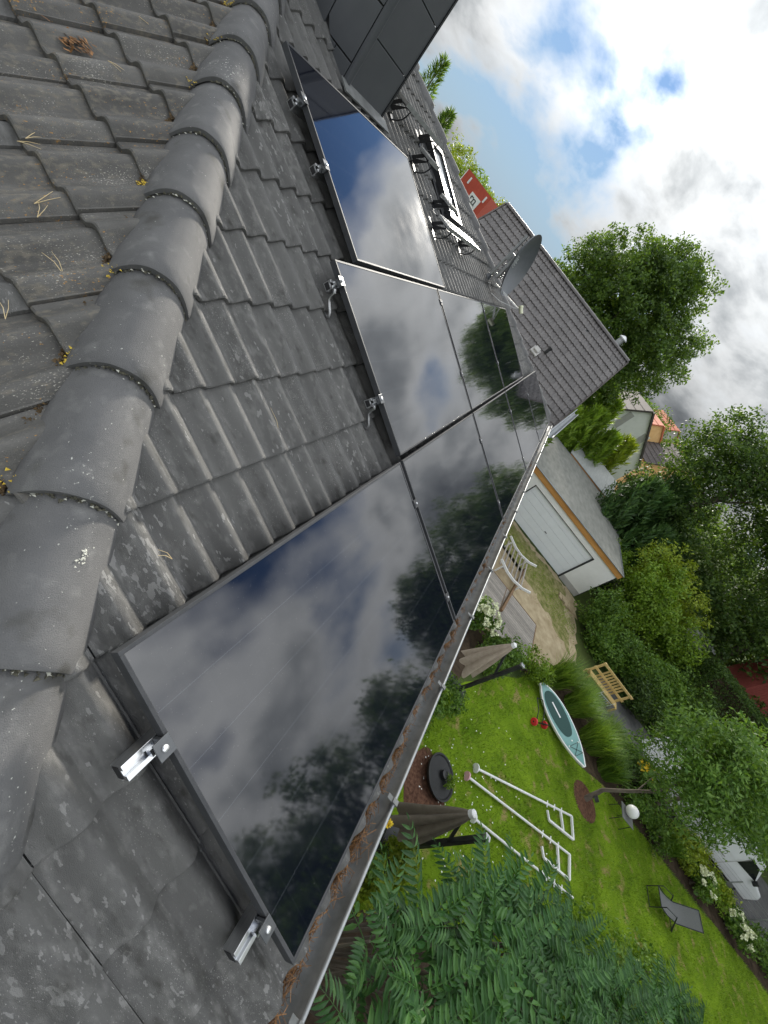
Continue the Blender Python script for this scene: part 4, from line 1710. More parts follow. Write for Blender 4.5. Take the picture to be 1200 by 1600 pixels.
# ================================================================== GARDEN THINGS
# deck of planks
dk = thing('wooden_deck', 'weathered grey plank deck beside the sand path', 'deck', (13.0, -7.6, G))
for i in range(20):
    for (a, b) in ((0.0, 2.05), (2.10, 4.75)):
        mb = MB()
        mb.box((.075 + i * .15, (a + b) / 2, .13), (.14, b - a, .03))
        mb.build('plank', M_greywood, dk)
mb = MB()
mb.box((3.03, 2.4, .075), (.05, 4.8, .15))
mb.box((1.5, -.03, .075), (3.0, .05, .15))
mb.box((1.5, 2.075, .07), (3.0, .04, .12))
mb.build('edge_board', M_brownwood, dk)

# slatted daybed with white ends
db = thing('slatted_bench', 'slatted wooden garden lounger with white curved end rails on the sand', 'bench', (16.35, -6.1, G))
for i in range(7):
    mb = MB()
    mb.box((1.3, .1 + i * .24, .42 + .03 * math.sin(i)), (2.5, .075, .03))
    mb.build('slat', M_greywood, db)
for x in (0.05, 2.55):
    mb = MB()
    pts = [(x, -.25, .70), (x, .1, .52), (x, .6, .43), (x, 1.1, .46), (x, 1.7, .62)]
    for a, b in zip(pts, pts[1:]):
        mb.beam(a, b, .07, .10)
    mb.build('end_rail', M_white, db)
    for y in (.2, 1.4):
        mb = MB()
        mb.box((x, y, .22), (.06, .06, .44))
        mb.build('leg', M_white, db)
bb = thing('timber_beam', 'brown timber beam lying across the deck in front of the lounger', 'beam', (14.2, -5.55, G + .16))
mb = MB()
mb.beam((0, 0, .06), (4.4, -.55, .06), .10, .12)
mb.build('beam', M_brownwood, bb, bevel=.006)

st = thing('paving_steps', 'short pile of beige paving slabs by the garage corner', 'paving', (20.6, -9.8, G))
for i in range(5):
    mb = MB()
    mb.box((RND.uniform(-.1, .1), -.2 + i * .24, .05 + .02 * (i % 2)), (.5, .22, .09), Matrix.Rotation(RND.uniform(-.1, .1), 3, 'Z'))
    mb.build('slab', M_sand, st, bevel=.01)

# pine bench back
pb = thing('pine_bench', 'fresh yellow pine slatted bench frame in front of the dark shrubs', 'bench', (17.05, -13.08, G), (0, 0, R(-3)))
BW = 1.92
for y in (0.04, BW - .04):
    mb = MB()
    mb.box((0, y, .58), (.07, .09, 1.16))
    mb.build('post', M_pine, pb, bevel=.004)
for z in (1.11, .66, .22):
    mb = MB()
    mb.box((-.045, BW / 2, z), (.045, BW + .12, .11))
    mb.build('rail', M_pine, pb, bevel=.004)
for i in range(8):
    mb = MB()
    mb.box((.0, .44 + i * .148, .66), (.024, .08, .88))
    mb.build('slat', M_pine, pb)
for i in range(4):
    mb = MB()
    mb.box((-.14 - i * .1, BW / 2, .40), (.08, BW, .03))
    mb.build('seat_slat', M_pine, pb)
for y in (0.04, BW - .04):
    mb = MB()
    mb.box((-.5, y, .2), (.06, .07, .4))
    mb.build('leg', M_pine, pb)

wr = thing('wire_rack', 'small white wire rack in the reeds left of the pine bench', 'rack', (15.6, -12.0, G), (0, 0, R(8)))
mb = MB()
for i in range(7):
    mb.tube([(0, i * .13, .2), (.0, i * .13, .8)], .008, 5)
for z in (.2, .5, .8):
    mb.tube([(0, 0, z), (0, .78, z)], .009, 5)
mb.build('grid', M_white, wr)
for y in (0, .78):
    mb = MB()
    mb.tube([(0, y, 0), (0, y, .95)], .012, 6)
    mb.build('leg', M_white, wr)

# paddle board on trolley
sp = thing('paddle_board', 'teal stand-up paddle board with dark pad on the lawn edge', 'paddle board', (12.2, -9.45, G + .40), (R(30), R(-4), math.atan2(-2.3, -1.55)))
SL = 2.9
def board_outline(s, off=0):
    pts = []
    for i in range(29):
        t = i / 28
        x = -SL / 2 + SL * t
        wv = .42 * (math.sin(math.pi * (t ** .85)) ** .55) * (1 - .25 * (2 * t - 1) ** 4)
        if t in (0, 1):
            wv = 0.05 if t else .12
        pts.append((x, wv))
    poly = [(x * s, (w - off) if w > off else .001) for x, w in pts] + [(x * s, -(w - off) if w > off else -.001) for x, w in pts[::-1]]
    return poly
mb = MB()
mb.prism(board_outline(1), -.06, .06)
mb.build('hull', M_white, sp, bevel=.02)
mb = MB()
mb.prism(board_outline(.97, .045), .061, .066)
mb.build('top_panel', M_teal, sp)
mb = MB()
pad = []
for i in range(40):
    a = 2 * math.pi * i / 40
    pad.append((.80 * math.cos(a) - .33, .30 * math.copysign(abs(math.sin(a)) ** .8, math.sin(a))))
mb.prism(pad, .0665, .074)
mb.build('deck_pad', M_tealdark, sp)
mb = MB()
mb.box((-.45, 0, .077), (.55, .05, .006))
mb.build('carry_handle', M_white, sp)
mb = MB()
for a, b in (((.72, -.2), (1.05, .18)), ((.72, .2), (1.05, -.18)), ((.72, -.2), (.72, .2)), ((1.05, -.18), (1.05, .18))):
    mb.beam((a[0], a[1], .074), (b[0], b[1], .074), .012, .012)
mb.build('bungee', M_rubber, sp)
for (x, y) in ((.72, -.2), (.72, .2), (1.05, .18), (1.05, -.18), (.6, 0)):
    mb = MB()
    mb.lathe([(.028, .066), (.028, .076), (0, .078)], 10, (x, y, 0))
    mb.build('fitting', M_petal, sp)
tr = thing('board_trolley', 'small black trolley with red wheels beside the paddle board', 'trolley', (11.45, -8.62, G), (0, 0, R(35)))
mb = MB()
mb.tube([(0, -.28, .13), (0, .28, .13)], .014, 8)
for y in (-.18, .18):
    mb.tube([(0, y, .13), (.35, y, .34), (.75, y, .40)], .016, 8)
    mb.tube([(0, y, .13), (-.10, y, .40)], .016, 8)
mb.tube([(.75, -.18, .40), (.75, .18, .40)], .016, 8)
mb.tube([(-.1, -.18, .40), (-.1, .18, .40)], .016, 8)
mb.build('frame', M_rubber, tr, True)
for y in (-.31, .31):
    mb = MB()
    Mw = Matrix.Rotation(R(90), 3, 'X')
    mb.lathe([(.05, -.035), (.12, -.035), (.135, -.02), (.135, .02), (.12, .035), (.05, .035)], 18, (0, y, .135), Mw)
    wv = mb.build('wheel', M_red, tr, True)
    mb = MB()
    mb.lathe([(.03, -.045), (.03, .045), (0, .046)], 10, (0, y, .135), Mw)
    mb.build('hub', M_rubber, wv)


# long white poles with triangular ends
def pole(label, a, b, end, capm, tri=True):
    t = thing('metal_pole', label, 'pole', (a[0], a[1], G), group='white metal poles lying on the lawn')
    A = Vector((0, 0, .09))
    B = Vector((b[0] - a[0], b[1] - a[1], .10))
    mb = MB()
    mb.tube([A, A.lerp(B, .5), B], .034, 10)
    mb.build('tube', M_white, t, True)
    mb = MB()
    d_ = (B - A).normalized()
    mb.tube([A - d_ * .02, A + d_ * .02], .12, 14)
    mb.build('foot_cap', capm, t, True)
    for s in (.72, .8, .88):
        mb = MB()
        p = A.lerp(B, s)
        mb.tube([p - Vector((.10, 0, 0)), p + Vector((.10, 0, 0))], .018, 6)
        mb.build('bolt', M_white, t, True)
    if tri:
        E_ = Vector((end[0] - a[0], end[1] - a[1], .09))
        F_ = Vector((end[2] - a[0], end[3] - a[1], .09))
        for (p, q) in ((B, E_), (E_, F_), (A.lerp(B, .87), E_.lerp(F_, .42))):
            mb = MB()
            mb.beam(p, q, .06, .06)
            mb.build('end_bar', M_white, t)
        mb = MB()
        mb.beam(F_, F_ + Vector((.22, .12, 0)), .05, .05)
        mb.build('end_bar', M_white, t)


pole('white pole with white foot, nearest the paddle board', (7.75, -6.46), (9.68, -10.63), (9.05, -10.77, 8.75, -9.62), M_white)
pole('white pole with pink foot, between the other two on the lawn', (7.31, -6.24), (8.50, -10.61), (7.85, -10.66, 7.62, -9.53), M_pink)
pole('white pole whose near end is hidden by the taupe parasol', (6.59, -6.79), (7.52, -10.83), (0, 0, 0, 0), M_white, False)

# round black fire bowl / planter
pl = thing('round_planter', 'wide round black dish planter on a bare patch of lawn', 'planter', (6.55, -5.38, G))
tilt = Matrix.Rotation(R(8), 3, 'X')
mb = MB()
mb.lathe([(.36, .03), (.50, .10), (.53, .16), (.53, .19), (.49, .19), (.46, .155), (.2, .14), (0, .14)], 36, (0, 0, 0), tilt)
mb.build('dish', M_rubber, pl, True)
mb = MB()
mb.lathe([(.11, .14), (.11, .24), (.08, .25), (.04, .25), (0, .25)], 18, (.1, -.05, 0), tilt)
mb.build('hub', M_rubber, pl, True)
V = crown([(.05, -.22, .26, .17, .14, .08, 1)], 260, .06, 41, clump=.05)
np_mesh('plant', V, 4, L_bright, pl, 'stuff')
sheet('bare_patch', [(5.7 + .75 * math.cos(a) * (1 + .2 * math.sin(3 * a)) + .45, -5.1 + .7 * math.sin(a) * (1 + .15 * math.cos(4 * a))) for a in np.linspace(0, 6.2, 26)], G + .012, M_mulch)


# closed cantilever parasols
def parasol(label, mast, mast_h, lean, tip, skirt_z, canvas, seed, rtop=.05):
    """mast base (x, y); closed canopy hanging from tip"""
    t = thing('parasol', label, 'parasol', (mast[0], mast[1], G), group='closed cantilever parasols')
    b = Vector((mast[0], mast[1], G))
    top = Vector((lean[0], lean[1], mast_h))
    mb = MB()
    mb.beam((0, 0, 0), top, .085, .11)
    mb.build('mast', M_mast, t, bevel=.01)
    mb = MB()
    mb.box(tuple(top), (.11, .13, .07))
    mb.build('mast_cap', M_galv, t, bevel=.01)
    T = Vector(tip) - b
    mb = MB()
    mb.beam(top * .62, T + Vector((0, 0, -.15)), .05, .06)
    mb.build('arm', M_mast, t)
    rng_ = random.Random(seed)
    K, ROW = 64, 14
    vs, fs = [], []
    L_ = T.z - skirt_z
    for i in range(ROW):
        q = i / (ROW - 1)
        for k_ in range(K):
            a = 2 * math.pi * k_ / K
            fold = .5 + .5 * math.cos(6 * a + .8 * math.sin(2.5 * q + seed) + .7 * math.sin(a + seed))
            r = (.05 + .36 * q ** .8 * (.5 + .5 * fold ** .7)) * (1 + .12 * math.sin(2 * a + seed) * q)
            zz_ = T.z - L_ * q * (1 - .05 * (1 - fold) * q + .03 * math.sin(2 * a + seed) * q) + .02 * math.sin(5 * a + seed) * q
            vs.append((T.x + r * math.cos(a), T.y + r * math.sin(a), zz_))
    for i in range(ROW - 1):
        for k_ in range(K):
            k2 = (k_ + 1) % K
            fs.append((i * K + k_, (i + 1) * K + k_, (i + 1) * K + k2, i * K + k2))
    fs.append(tuple(range(K)))
    mb = MB()
    mb.add(vs, fs)
    mb.build('canopy', canvas, t, True)
    mb = MB()
    mb.tube([T + Vector((0, 0, -.03)), T + Vector((0, 0, .06)), T + Vector((0, 0, .09))], [.075, .07, .03], 14)
    mb.build('finial', M_white, t, True)
    mb = MB()
    mb.tube([T + Vector((0, 0, -L_ * .98)), T], .025, 8)
    mb.build('centre_pole', M_mast, t)
    mb = MB()
    mb.box((0, 0, .05), (.8, .8, .10))
    mb.build('base', M_dark, t, bevel=.01)
    return t


PAR1 = (9.55, -5.05)
PAR2 = (5.2, -5.2)
parasol('closed beige parasol with dark mast, beside the white hydrangea', (9.08, -4.93), 2.5, (0, 0), (9.34, -4.45, G + 2.52), .85, M_beige, 1)
parasol('closed taupe parasol with dark mast, above the leafy sumac', (4.52, -4.98), 2.45, (0, 0), (4.55, -4.47, G + 2.5), .8, M_taupe, 4)


# pots by the house wall
def pot(label, x, y, r, h, m, leaf, seed, group):
    t = thing('plant_pot', label, 'plant pot', (x, y, G), group=group)
    mb = MB()
    mb.lathe([(r * .72, 0), (r, h * .9), (r * 1.08, h * .92), (r * 1.08, h), (r * .94, h), (r * .9, h * .86), (0, h * .86)], 20)
    mb.build('pot', m, t, True)
    V = crown([(0, 0, h + r * .7, r * 1.3, r * 1.3, r * 1.0, 1)], 380, .085, seed, clump=.09)
    np_mesh('plant', V, 4, leaf, t, 'stuff')


pot('round grey pot with trailing plant below the beige parasol', 8.5, -4.75, .26, .3, M_clay, L_mid, 51, 'pots by the house')
pot('second grey pot left of the beige parasol mast', 8.05, -4.35, .22, .28, M_clay, L_bright, 52, 'pots by the house')
pot('dark bucket pot under the taupe parasol', 4.05, -4.65, .24, .34, M_rubber, L_lime, 53, 'pots by the house')
pot('large dark pot beside the taupe parasol, close to the gutter', 3.65, -4.2, .28, .4, M_rubber, L_mid, 54, 'pots by the house')
yf = thing('yellow_flower', 'single bright yellow flower peeking out beside the gutter', 'flower', (4.05, -3.85, G))
mb = MB()
mb.tube([(0, 0, 0), (.02, 0, .6), (0, 0, 1.1)], .008, 5)
mb.build('stem', L_mid, yf)
V = crown([(0, 0, 1.12, .05, .05, .05, 1)], 90, .07, 55, clump=.03)
np_mesh('petals', V, 4, M_yellow, yf)


# flowering shrubs
def hydrangea(label, x, y, r, h, heads, seed):
    t = shrub('hydrangea', label, (x, y, G), [(x, y, G + h * .5, r, r, h * .5, 1)], int(1500 * r), .12, L_mid, seed, clump=.12, aspect=.7)
    rng_ = random.Random(seed)
    for i in range(heads):
        a = rng_.uniform(0, 6.28)
        q = rng_.random() ** .5
        p = (r * q * math.cos(a), r * q * math.sin(a), h * (1.02 - .35 * q * q) + rng_.uniform(-.03, .08))
        V = crown([(*p, .11, .11, .085, 1)], 110, .055, seed * 7 + i, clump=.026, shell=.2, aspect=.9)
        np_mesh('flower_head', V, 4, M_flower, t)


hydrangea('cream hydrangea in bloom between the gutter and the plank deck', 12.1, -4.55, .8, 1.1, 20, 61)
hydrangea('cream hydrangea in the border behind the deck chair', 12.9, -18.0, .55, .8, 9, 62)
hydrangea('cream hydrangea at the far right end of the lawn border', 12.9, -20.3, .6, .8, 11, 63)

# house-side foliage
shrub('shrub', 'leafy green shrub at the foot of the cream hydrangea', (11.6, -5.6, G), [(11.5, -5.7, G + .45, .9, .6, .5, 1), (12.4, -6.3, G + .4, .7, .6, .45, 1)], 3600, .11, L_mid, 71, clump=.14)
shrub('shrub', 'low leafy plants around the beige parasol pots', (8.3, -4.5, G), [(8.6, -4.7, G + .3, .6, .45, .35, 1), (7.9, -4.3, G + .35, .6, .5, .4, 1), (7.2, -3.9, G + .3, .6, .4, .3, 1)], 3600, .10, L_mid, 72, clump=.12)
shrub('shrub', 'yellow-green plants beside the dark pots near the gutter', (4.0, -4.4, G), [(4.3, -5.0, G + .35, .55, .5, .4, 1), (3.4, -4.4, G + .4, .5, .5, .45, 1)], 2600, .09, L_lime, 73, clump=.10)
shrub('shrub', 'narrow green shrub between the parasol mast and the path', (12.9, -7.3, G), [(12.9, -7.4, G + .5, .5, .8, .55, 1), (13.4, -8.2, G + .4, .4, .5, .4, 1)], 3000, .10, L_bright, 74, clump=.14)


# reed-like grasses along the border
def grasses(label, x, y, r, h, n, seed, m, lean=(0, 0)):
    t = thing('ornamental_grass', label, 'grass', (x, y, G), group='tall grasses in the border')
    rng_ = np.random.default_rng(seed)
    a = rng_.random(n) * 6.28
    q = np.sqrt(rng_.random(n)) * r * .55
    P0 = np.stack([q * np.cos(a), q * np.sin(a), np.zeros(n)], 1)
    hd = rng_.random(n) * 6.28
    out = np.stack([np.cos(hd), np.sin(hd), np.zeros(n)], 1)
    hh_ = h * (.55 + .5 * rng_.random((n, 1)))
    sp_ = r * (.3 + .7 * rng_.random((n, 1)))
    P1_ = P0 + out * sp_ * .35 + np.array([lean[0] * .4, lean[1] * .4, 1]) * hh_ * .65
    P2_ = P0 + out * sp_ + np.array([lean[0], lean[1], 1]) * hh_
    S_ = np.cross(out, [0, 0, 1]) * .011
    V1 = np.stack([P0 - S_, P0 + S_, P1_ + S_, P1_ - S_], 1)
    V2 = np.stack([P1_ - S_, P1_ + S_, P2_ + S_ * .1, P2_ - S_ * .1], 1)
    np_mesh('blades', np.concatenate([V1, V2]).reshape(-1, 3), 4, m, t)
    return t


gl = ['tall feathery grass clump next to the paddle board tip', 'feathery grass clump behind the middle of the paddle board',
      'broad grass clump in front of the pine bench', 'feathery grass clump behind the paddle board tail', 'dark reed clump between board tail and young tree',
      'grass clump at the bend of the lawn border']
for lb, (x, y, r, h, nn_, m) in zip(gl, [(14.5, -9.3, .8, 1.2, 700, L_reed), (14.1, -10.4, .8, 1.2, 700, L_reed), (15.3, -11.0, .8, .8, 700, L_reed), (13.4, -11.5, .9, 1.25, 900, L_reed),
                                         (13.0, -12.5, .7, 1.0, 650, L_mid), (14.5, -12.5, .8, .95, 800, L_reed)]):
    grasses(lb, x, y, r, h, nn_, int(x * 100), m, (.25, -.1))
grasses('spiky iris clump in the border before the white van', 13.2, -16.6, .6, .75, 420, 77, L_mid)
for i, (x, y) in enumerate([(12.9, -14.2), (12.8, -15.4), (13.5, -17.2), (13.4, -19.1), (13.2, -21.4), (13.6, -22.8)]):
    shrub('border_plant', ['low leafy border plant behind the ball lamp', 'second low plant along the border, near the iris', 'lime bushy plant in front of the van fence',
                           'lime border plant between the two far hydrangeas', 'low plant past the far hydrangea', 'last low plant at the right end of the border'][i],
          (x, y, G), [(x, y, G + .4, .75, .8, .45, 1)], 1700, .10, (L_mid, L_mid, L_lime, L_bright, L_mid, L_mid)[i], 80 + i, clump=.13, group='low plants along the lawn border', cat='plant')
ye = shrub('flowering_plant', 'dark plant with orange-yellow flowers behind the young tree', (14.2, -14.1, G), [(14.2, -14.2, G + .5, .7, .9, .5, 1)], 1500, .10, L_dark, 90, clump=.12)
V = crown([(0, -.1, .95, .5, .8, .15, 1)], 60, .13, 91, clump=.05, aspect=.9)
np_mesh('flower', V, 4, M_yellow, ye)

# young tree with bark circle
sheet('bark_circle', [(10.85 + .62 * math.cos(a), -11.42 + .62 * math.sin(a)) for a in np.linspace(0, 6.28, 25)[:-1]], G + .014, M_mulch)
yt = tree('young_tree', 'young leafy tree with bare lower trunk in a bark circle on the lawn', (10.95, -11.49, G), (11.35, -11.75, G + 4.6),
          [(11.3, -11.7, -3.3, 1.5, 1.7, 1.3, 3), (11.5, -12.6, -2.6, 1.3, 1.4, 1.2, 2), (11.2, -10.8, -2.4, 1.2, 1.2, 1.1, 1.6), (11.6, -11.6, -1.6, 1.1, 1.3, .9, 1.6)], 15000, .15, L_willow, 101, r0=.075, nb=7, clump=.26, aspect=.36)
mb = MB()
mb.tube([(.03, -.03, .30), (.06, -.07, .42)], .115, 12)
mb.build('trunk_band', M_rubber, yt, True)

# small wire table and ball lamp
tb = thing('wire_table', 'small dark wire-legged garden table on the lawn edge', 'table', (11.62, -13.1, G))
mb = MB()
for sx in (-.26, .26):
    for sy in (-.26, .26):
        mb.tube([(sx, sy, 0), (sx * .9, sy * .9, .50)], .011, 6)
mb.build('legs', M_dark, tb, True)
mb = MB()
mb.box((0, 0, .51), (.6, .6, .02))
mb.build('table_top', M_sling, tb)
bl = thing('ball_lamp', 'white ball lamp standing on the small garden table', 'lamp', (11.68, -13.05, G + .52))
mb = MB()
mb.lathe([(.001, .0)] + [(.21 * math.sin(a), .21 - .21 * math.cos(a)) for a in np.linspace(.12, 3.1, 13)] + [(.001, .42)], 24)
mb.build('globe', M_lamp, bl, True)

# deck chair
dc = thing('deck_chair', 'grey sling deck chair with dark frame alone on the lawn', 'deck chair', (10.35, -15.5, G), (0, 0, R(4)))
for x in (-.3, .3):
    mb = MB()
    mb.tube([(x, .62, .0), (x, .58, .55), (x, .10, .58), (x, -.55, .02)], .014, 7)
    mb.tube([(x, -.62, .0), (x, .12, .60)], .014, 7)
    mb.tube([(x, .62, .40), (x, .2, .34), (x, -.20, .40), (x, -.62, .98)], .014, 7)
    mb.build('side_frame', M_dark, dc, True)
mb = MB()
pts = [(.62, .40), (.42, .345), (.2, .33), (0, .345), (-.2, .395), (-.40, .66), (-.62, .98)]
vs = [(x, y, z) for (y, z) in pts for x in (-.285, .285)] + [(x, y, z - .012) for (y, z) in pts for x in (-.285, .285)]
n = len(pts) * 2
fs = []
for i in range(len(pts) - 1):
    a = i * 2
    fs += [(a, a + 1, a + 3, a + 2), (n + a + 2, n + a + 3, n + a + 1, n + a), (a, a + 2, n + a + 2, n + a), (a + 3, a + 1, n + a + 1, n + a + 3)]
mb.add(vs, fs)
mb.build('sling', M_sling, dc, True)
for (y, z) in ((.62, .02), (-.60, .03), (.62, .40), (-.62, .98)):
    mb = MB()
    mb.tube([(-.3, y, z), (.3, y, z)], .013, 7)
    mb.build('cross_bar', M_dark, dc, True)

# wire fence with posts behind the border
fe = thing('wire_fence', 'pale wire fence between the border and the parked van', 'fence', (14.25, -24, G))
for i in range(6):
    mb = MB()
    mb.tube([(0, i * 2, 0), (0, i * 2, 1.15)], .025, 8)
    mb.build('post', M_galv, fe, True)
for z in (.2, .4, .6, .8, 1.0, 1.12):
    mb = MB()
    mb.tube([(0, 0, z), (0, 10, z)], .006, 5)
    mb.build('wire', M_galv, fe)

# white van
vn = thing('parked_van', 'white delivery van parked behind the garden border, half hidden by leaves', 'van', (15.6, -19.0, G))
side = [(-2.55, .45), (-2.62, .95), (-2.45, 1.15), (-1.75, 1.32), (-1.05, 2.10), (-.6, 2.26), (4.0, 2.30), (4.16, 2.17), (4.2, .45)]
hw = .95
mb = MB()
vs = []
for (xs_, ins) in ((-hw, 0), (hw, 0)):
    for (y, z) in side:
        tuck = .13 * max(0, (z - 1.1)) if z > 1.1 else 0
        vs.append((math.copysign(hw - tuck, xs_), y, z))
n = len(side)
fs = [tuple(range(n)), tuple(range(2 * n - 1, n - 1, -1))] + [(i, n + i, n + (i + 1) % n, (i + 1) % n) for i in range(n)]
mb.add(vs, fs)
body = mb.build('body', M_vanpaint, vn, bevel=.06)
for sx in (-1, 1):
    mb = MB()
    xx_ = sx * (hw - .005)
    def sp_(y, z):
        return (sx * (hw - .13 * max(0, z - 1.1) + .006), y, z)
    mb.add([sp_(-1.62, 1.36), sp_(-.55, 1.30), sp_(-.55, 1.86), sp_(-1.08, 1.84)], [(0, 1, 2, 3)])
    mb.build('side_window', M_glass_dark, vn)
    mb = MB()
    mb.add([sp_(-.42, 1.30), sp_(.75, 1.30), sp_(.75, 1.86), sp_(-.42, 1.86)], [(0, 1, 2, 3)])
    mb.build('panel_seam', M_vanpaint, vn)
    mb = MB()
    mb.box((sx * (hw + .012), 1.9, 1.02), (.02, 4.2, .05))
    mb.box((sx * (hw + .006), -.48, 1.2), (.012, .012, 1.3))
    mb.build('side_moulding', M_greywall, vn)
    mb = MB()
    mb.box((sx * (hw + .10), -1.55, 1.38), (.16, .10, .22))
    mb.build('mirror', M_rubber, vn, bevel=.02)
    mb = MB()
    mb.box((sx * .68, -2.56, .88), (.3, .14, .2))
    mb.build('headlight', M_skyglass, vn, bevel=.03)
    for y in (-1.7, 2.6):
        mb = MB()
        mb.lathe([(.2, -.11), (.31, -.11), (.335, -.08), (.335, .08), (.31, .11), (.2, .11)], 22, (sx * (hw - .12), y, .335), Matrix.Rotation(R(90), 3, 'Y'))
        w_ = mb.build('wheel', M_rubber, vn, True)
        mb = MB()
        mb.lathe([(.2, -.10), (.2, .115), (.08, .125), (0, .125)], 18, (sx * (hw - .12), y, .335), Matrix.Rotation(R(90 * sx), 3, 'Y'))
        mb.build('rim', M_galv, w_, True)
mb = MB()
mb.add([(-.78, -1.78, 1.335), (.78, -1.78, 1.335), (.70, -1.10, 1.965), (-.70, -1.10, 1.965)], [(0, 1, 2, 3)])
mb.build('windscreen', M_glass_dark, vn)
mb = MB()
mb.box((0, -2.6, .58), (1.8, .14, .24))
mb.build('bumper', M_rubber, vn, bevel=.04)

# ================================================================== TREES AND HEDGES
tree('large_tree', 'large dense deciduous tree behind the neighbouring roof against the sky', (37, 0.6, G), (36.5, 0.5, 7.5),
     [(36, 1.2, 4.6, 4.2, 4.4, 3.3, 5), (36, -2.6, 3.6, 3.6, 3.0, 3.3, 3), (37, 3.6, 3.6, 3.4, 3.2, 2.9, 2.4), (36, .4, 7.0, 2.8, 2.8, 1.8, 2), (36, -.2, .4, 4.0, 4.2, 2.4, 2.3)], 80000, .20, L_oak, 201, r0=.42, nb=10, clump=.30, shell=.33)
tree('dark_tree', 'tall dark tree at the right edge, sky glinting through its leaves', (32.5, -12.8, G), (32, -12.8, 6.5),
     [(32, -10.6, 3.4, 3.2, 2.8, 3.4, 3), (32, -14.5, 5.5, 3.8, 3.6, 4.2, 4), (32, -12.2, -1.2, 3.2, 3.8, 3.0, 3), (31, -17.5, 2.0, 3.4, 3.6, 4.4, 3.5), (31, -15, -2.6, 3.2, 4.0, 2.8, 3), (30, -19, -2.6, 3.0, 3.4, 3.4, 3)], 75000, .21, L_dark, 202, r0=.4, nb=10, clump=.38, shell=.4)
tree('tall_tree', 'tall tree standing right of the dark tree beyond the hedge', (30, -22, G), (30, -22, 10), [(30, -22, 5.5, 4.5, 4.5, 6.0, 3), (29, -25, 3, 4, 4, 6, 2), (31, -19.5, 6.0, 3.5, 3.2, 5.0, 2), (31.5, -22.5, -2, 3.5, 4, 3, 2), (30, -21, 9, 3.2, 3.2, 3.4, 1.5)], 36000, .32, L_dark, 203, r0=.4, clump=.5)
tree('tall_tree', 'tall tree beyond the street, mirrored in the nearest panel', (18, -33, G), (18, -33, 10), [(18, -33, 7.0, 5.5, 5, 9.4, 3), (13.5, -33, 5.5, 4.5, 4, 8.6, 2), (17, -33, -2, 5, 4, 4, 2)], 26000, .42, L_dark, 204, r0=.45, clump=.7)
tree('tall_tree', 'tall tree beyond the lawn end, mirrored low in the nearest panel', (9.5, -31, G), (9.5, -31, 10), [(9.5, -31, 6.5, 5, 4.5, 9.6, 3), (4.5, -31, 5, 4, 4, 8.6, 2), (8, -31, -2, 5, 4, 4, 2)], 28000, .42, L_dark, 205, r0=.45, clump=.7)
tree('tall_tree', 'tree between the street trees, mirrored at the panel gap', (25, -29, G), (25, -29, 8), [(24, -29, 5.5, 4.5, 4, 7.6, 3), (21.5, -30, 1, 4, 4, 6, 2)], 20000, .42, L_dark, 206, r0=.4, clump=.7)


def conifer(label, x, y, h, r, n, m, seed, leaf=.5):
    t = thing('conifer', label, 'conifer', (x, y, G))
    mb = MB()
    mb.tube([(0, 0, -.1), (0, 0, h * .95)], [.16, .03], 8)
    mb.build('trunk', M_bark, t, True)
    rng_ = np.random.default_rng(seed)
    q = rng_.random(n) ** .75
    a = rng_.random(n) * 6.28
    prof_ = r * np.sin(np.pi * np.clip((1 - q) * .82 + .12, 0, 1)) ** .8 * (.75 + .25 * np.sin(a * 7 + q * 20))
    rad = prof_ * (.55 + .45 * rng_.random(n) ** .5)
    P = np.stack([rad * np.cos(a), rad * np.sin(a), h * q], 1)
    out = np.stack([np.cos(a), np.sin(a), np.zeros(n)], 1)
    D = unit(out * .35 + np.array([0, 0, 1.0]) + rng_.normal(size=(n, 3)) * .28)
    N = unit(out + rng_.normal(size=(n, 3)) * .5)
    ln = leaf * (.5 + .8 * rng_.random(n))
    np_mesh('crown', leaf_quads(P, N, D, ln, ln * .22), 4, m, t)


conifer('dark arborvitae behind the garage roof, leftmost of the dark conifers', 29.5, -9.6, 6.2, 1.9, 6500, L_thuja, 211)
conifer('tall dark arborvitae beside the white house wall', 31.5, -10.8, 7.2, 2.0, 6500, L_thuja, 212)
conifer('dark arborvitae close to the right garage wall', 28.3, -11.9, 5.0, 1.7, 5000, L_thuja, 213)
conifer('lower dark arborvitae between hut and bright bushes', 30.3, -13.2, 5.2, 1.9, 5000, L_thuja, 214)
conifer('bright green cypress left behind the garage roof', 33.2, -4.0, 5.9, 1.3, 4200, L_bright, 215)
conifer('second bright green cypress behind the garage roof', 34.4, -6.1, 5.6, 1.2, 3800, L_bright, 216)
conifer('bright green cypress touching the neighbouring gable', 26.9, -1.7, 5.4, 1.1, 3600, L_bright, 217)
conifer('tall bright cypress against the white gable, left of its windows', 36.8, -4.3, 6.9, 1.7, 5200, L_bright, 241)
conifer('bright cypress between large tree and white gable', 38.5, -3.0, 7.2, 1.9, 5200, L_mid, 242)
conifer('lime cypress behind the lean-to shed', 36.5, -7.6, 6.0, 1.4, 3800, L_lime, 218)
conifer('yellow-green cypress against the skyline houses', 40, -14.3, 7.4, 1.5, 3500, L_lime, 219, .7)

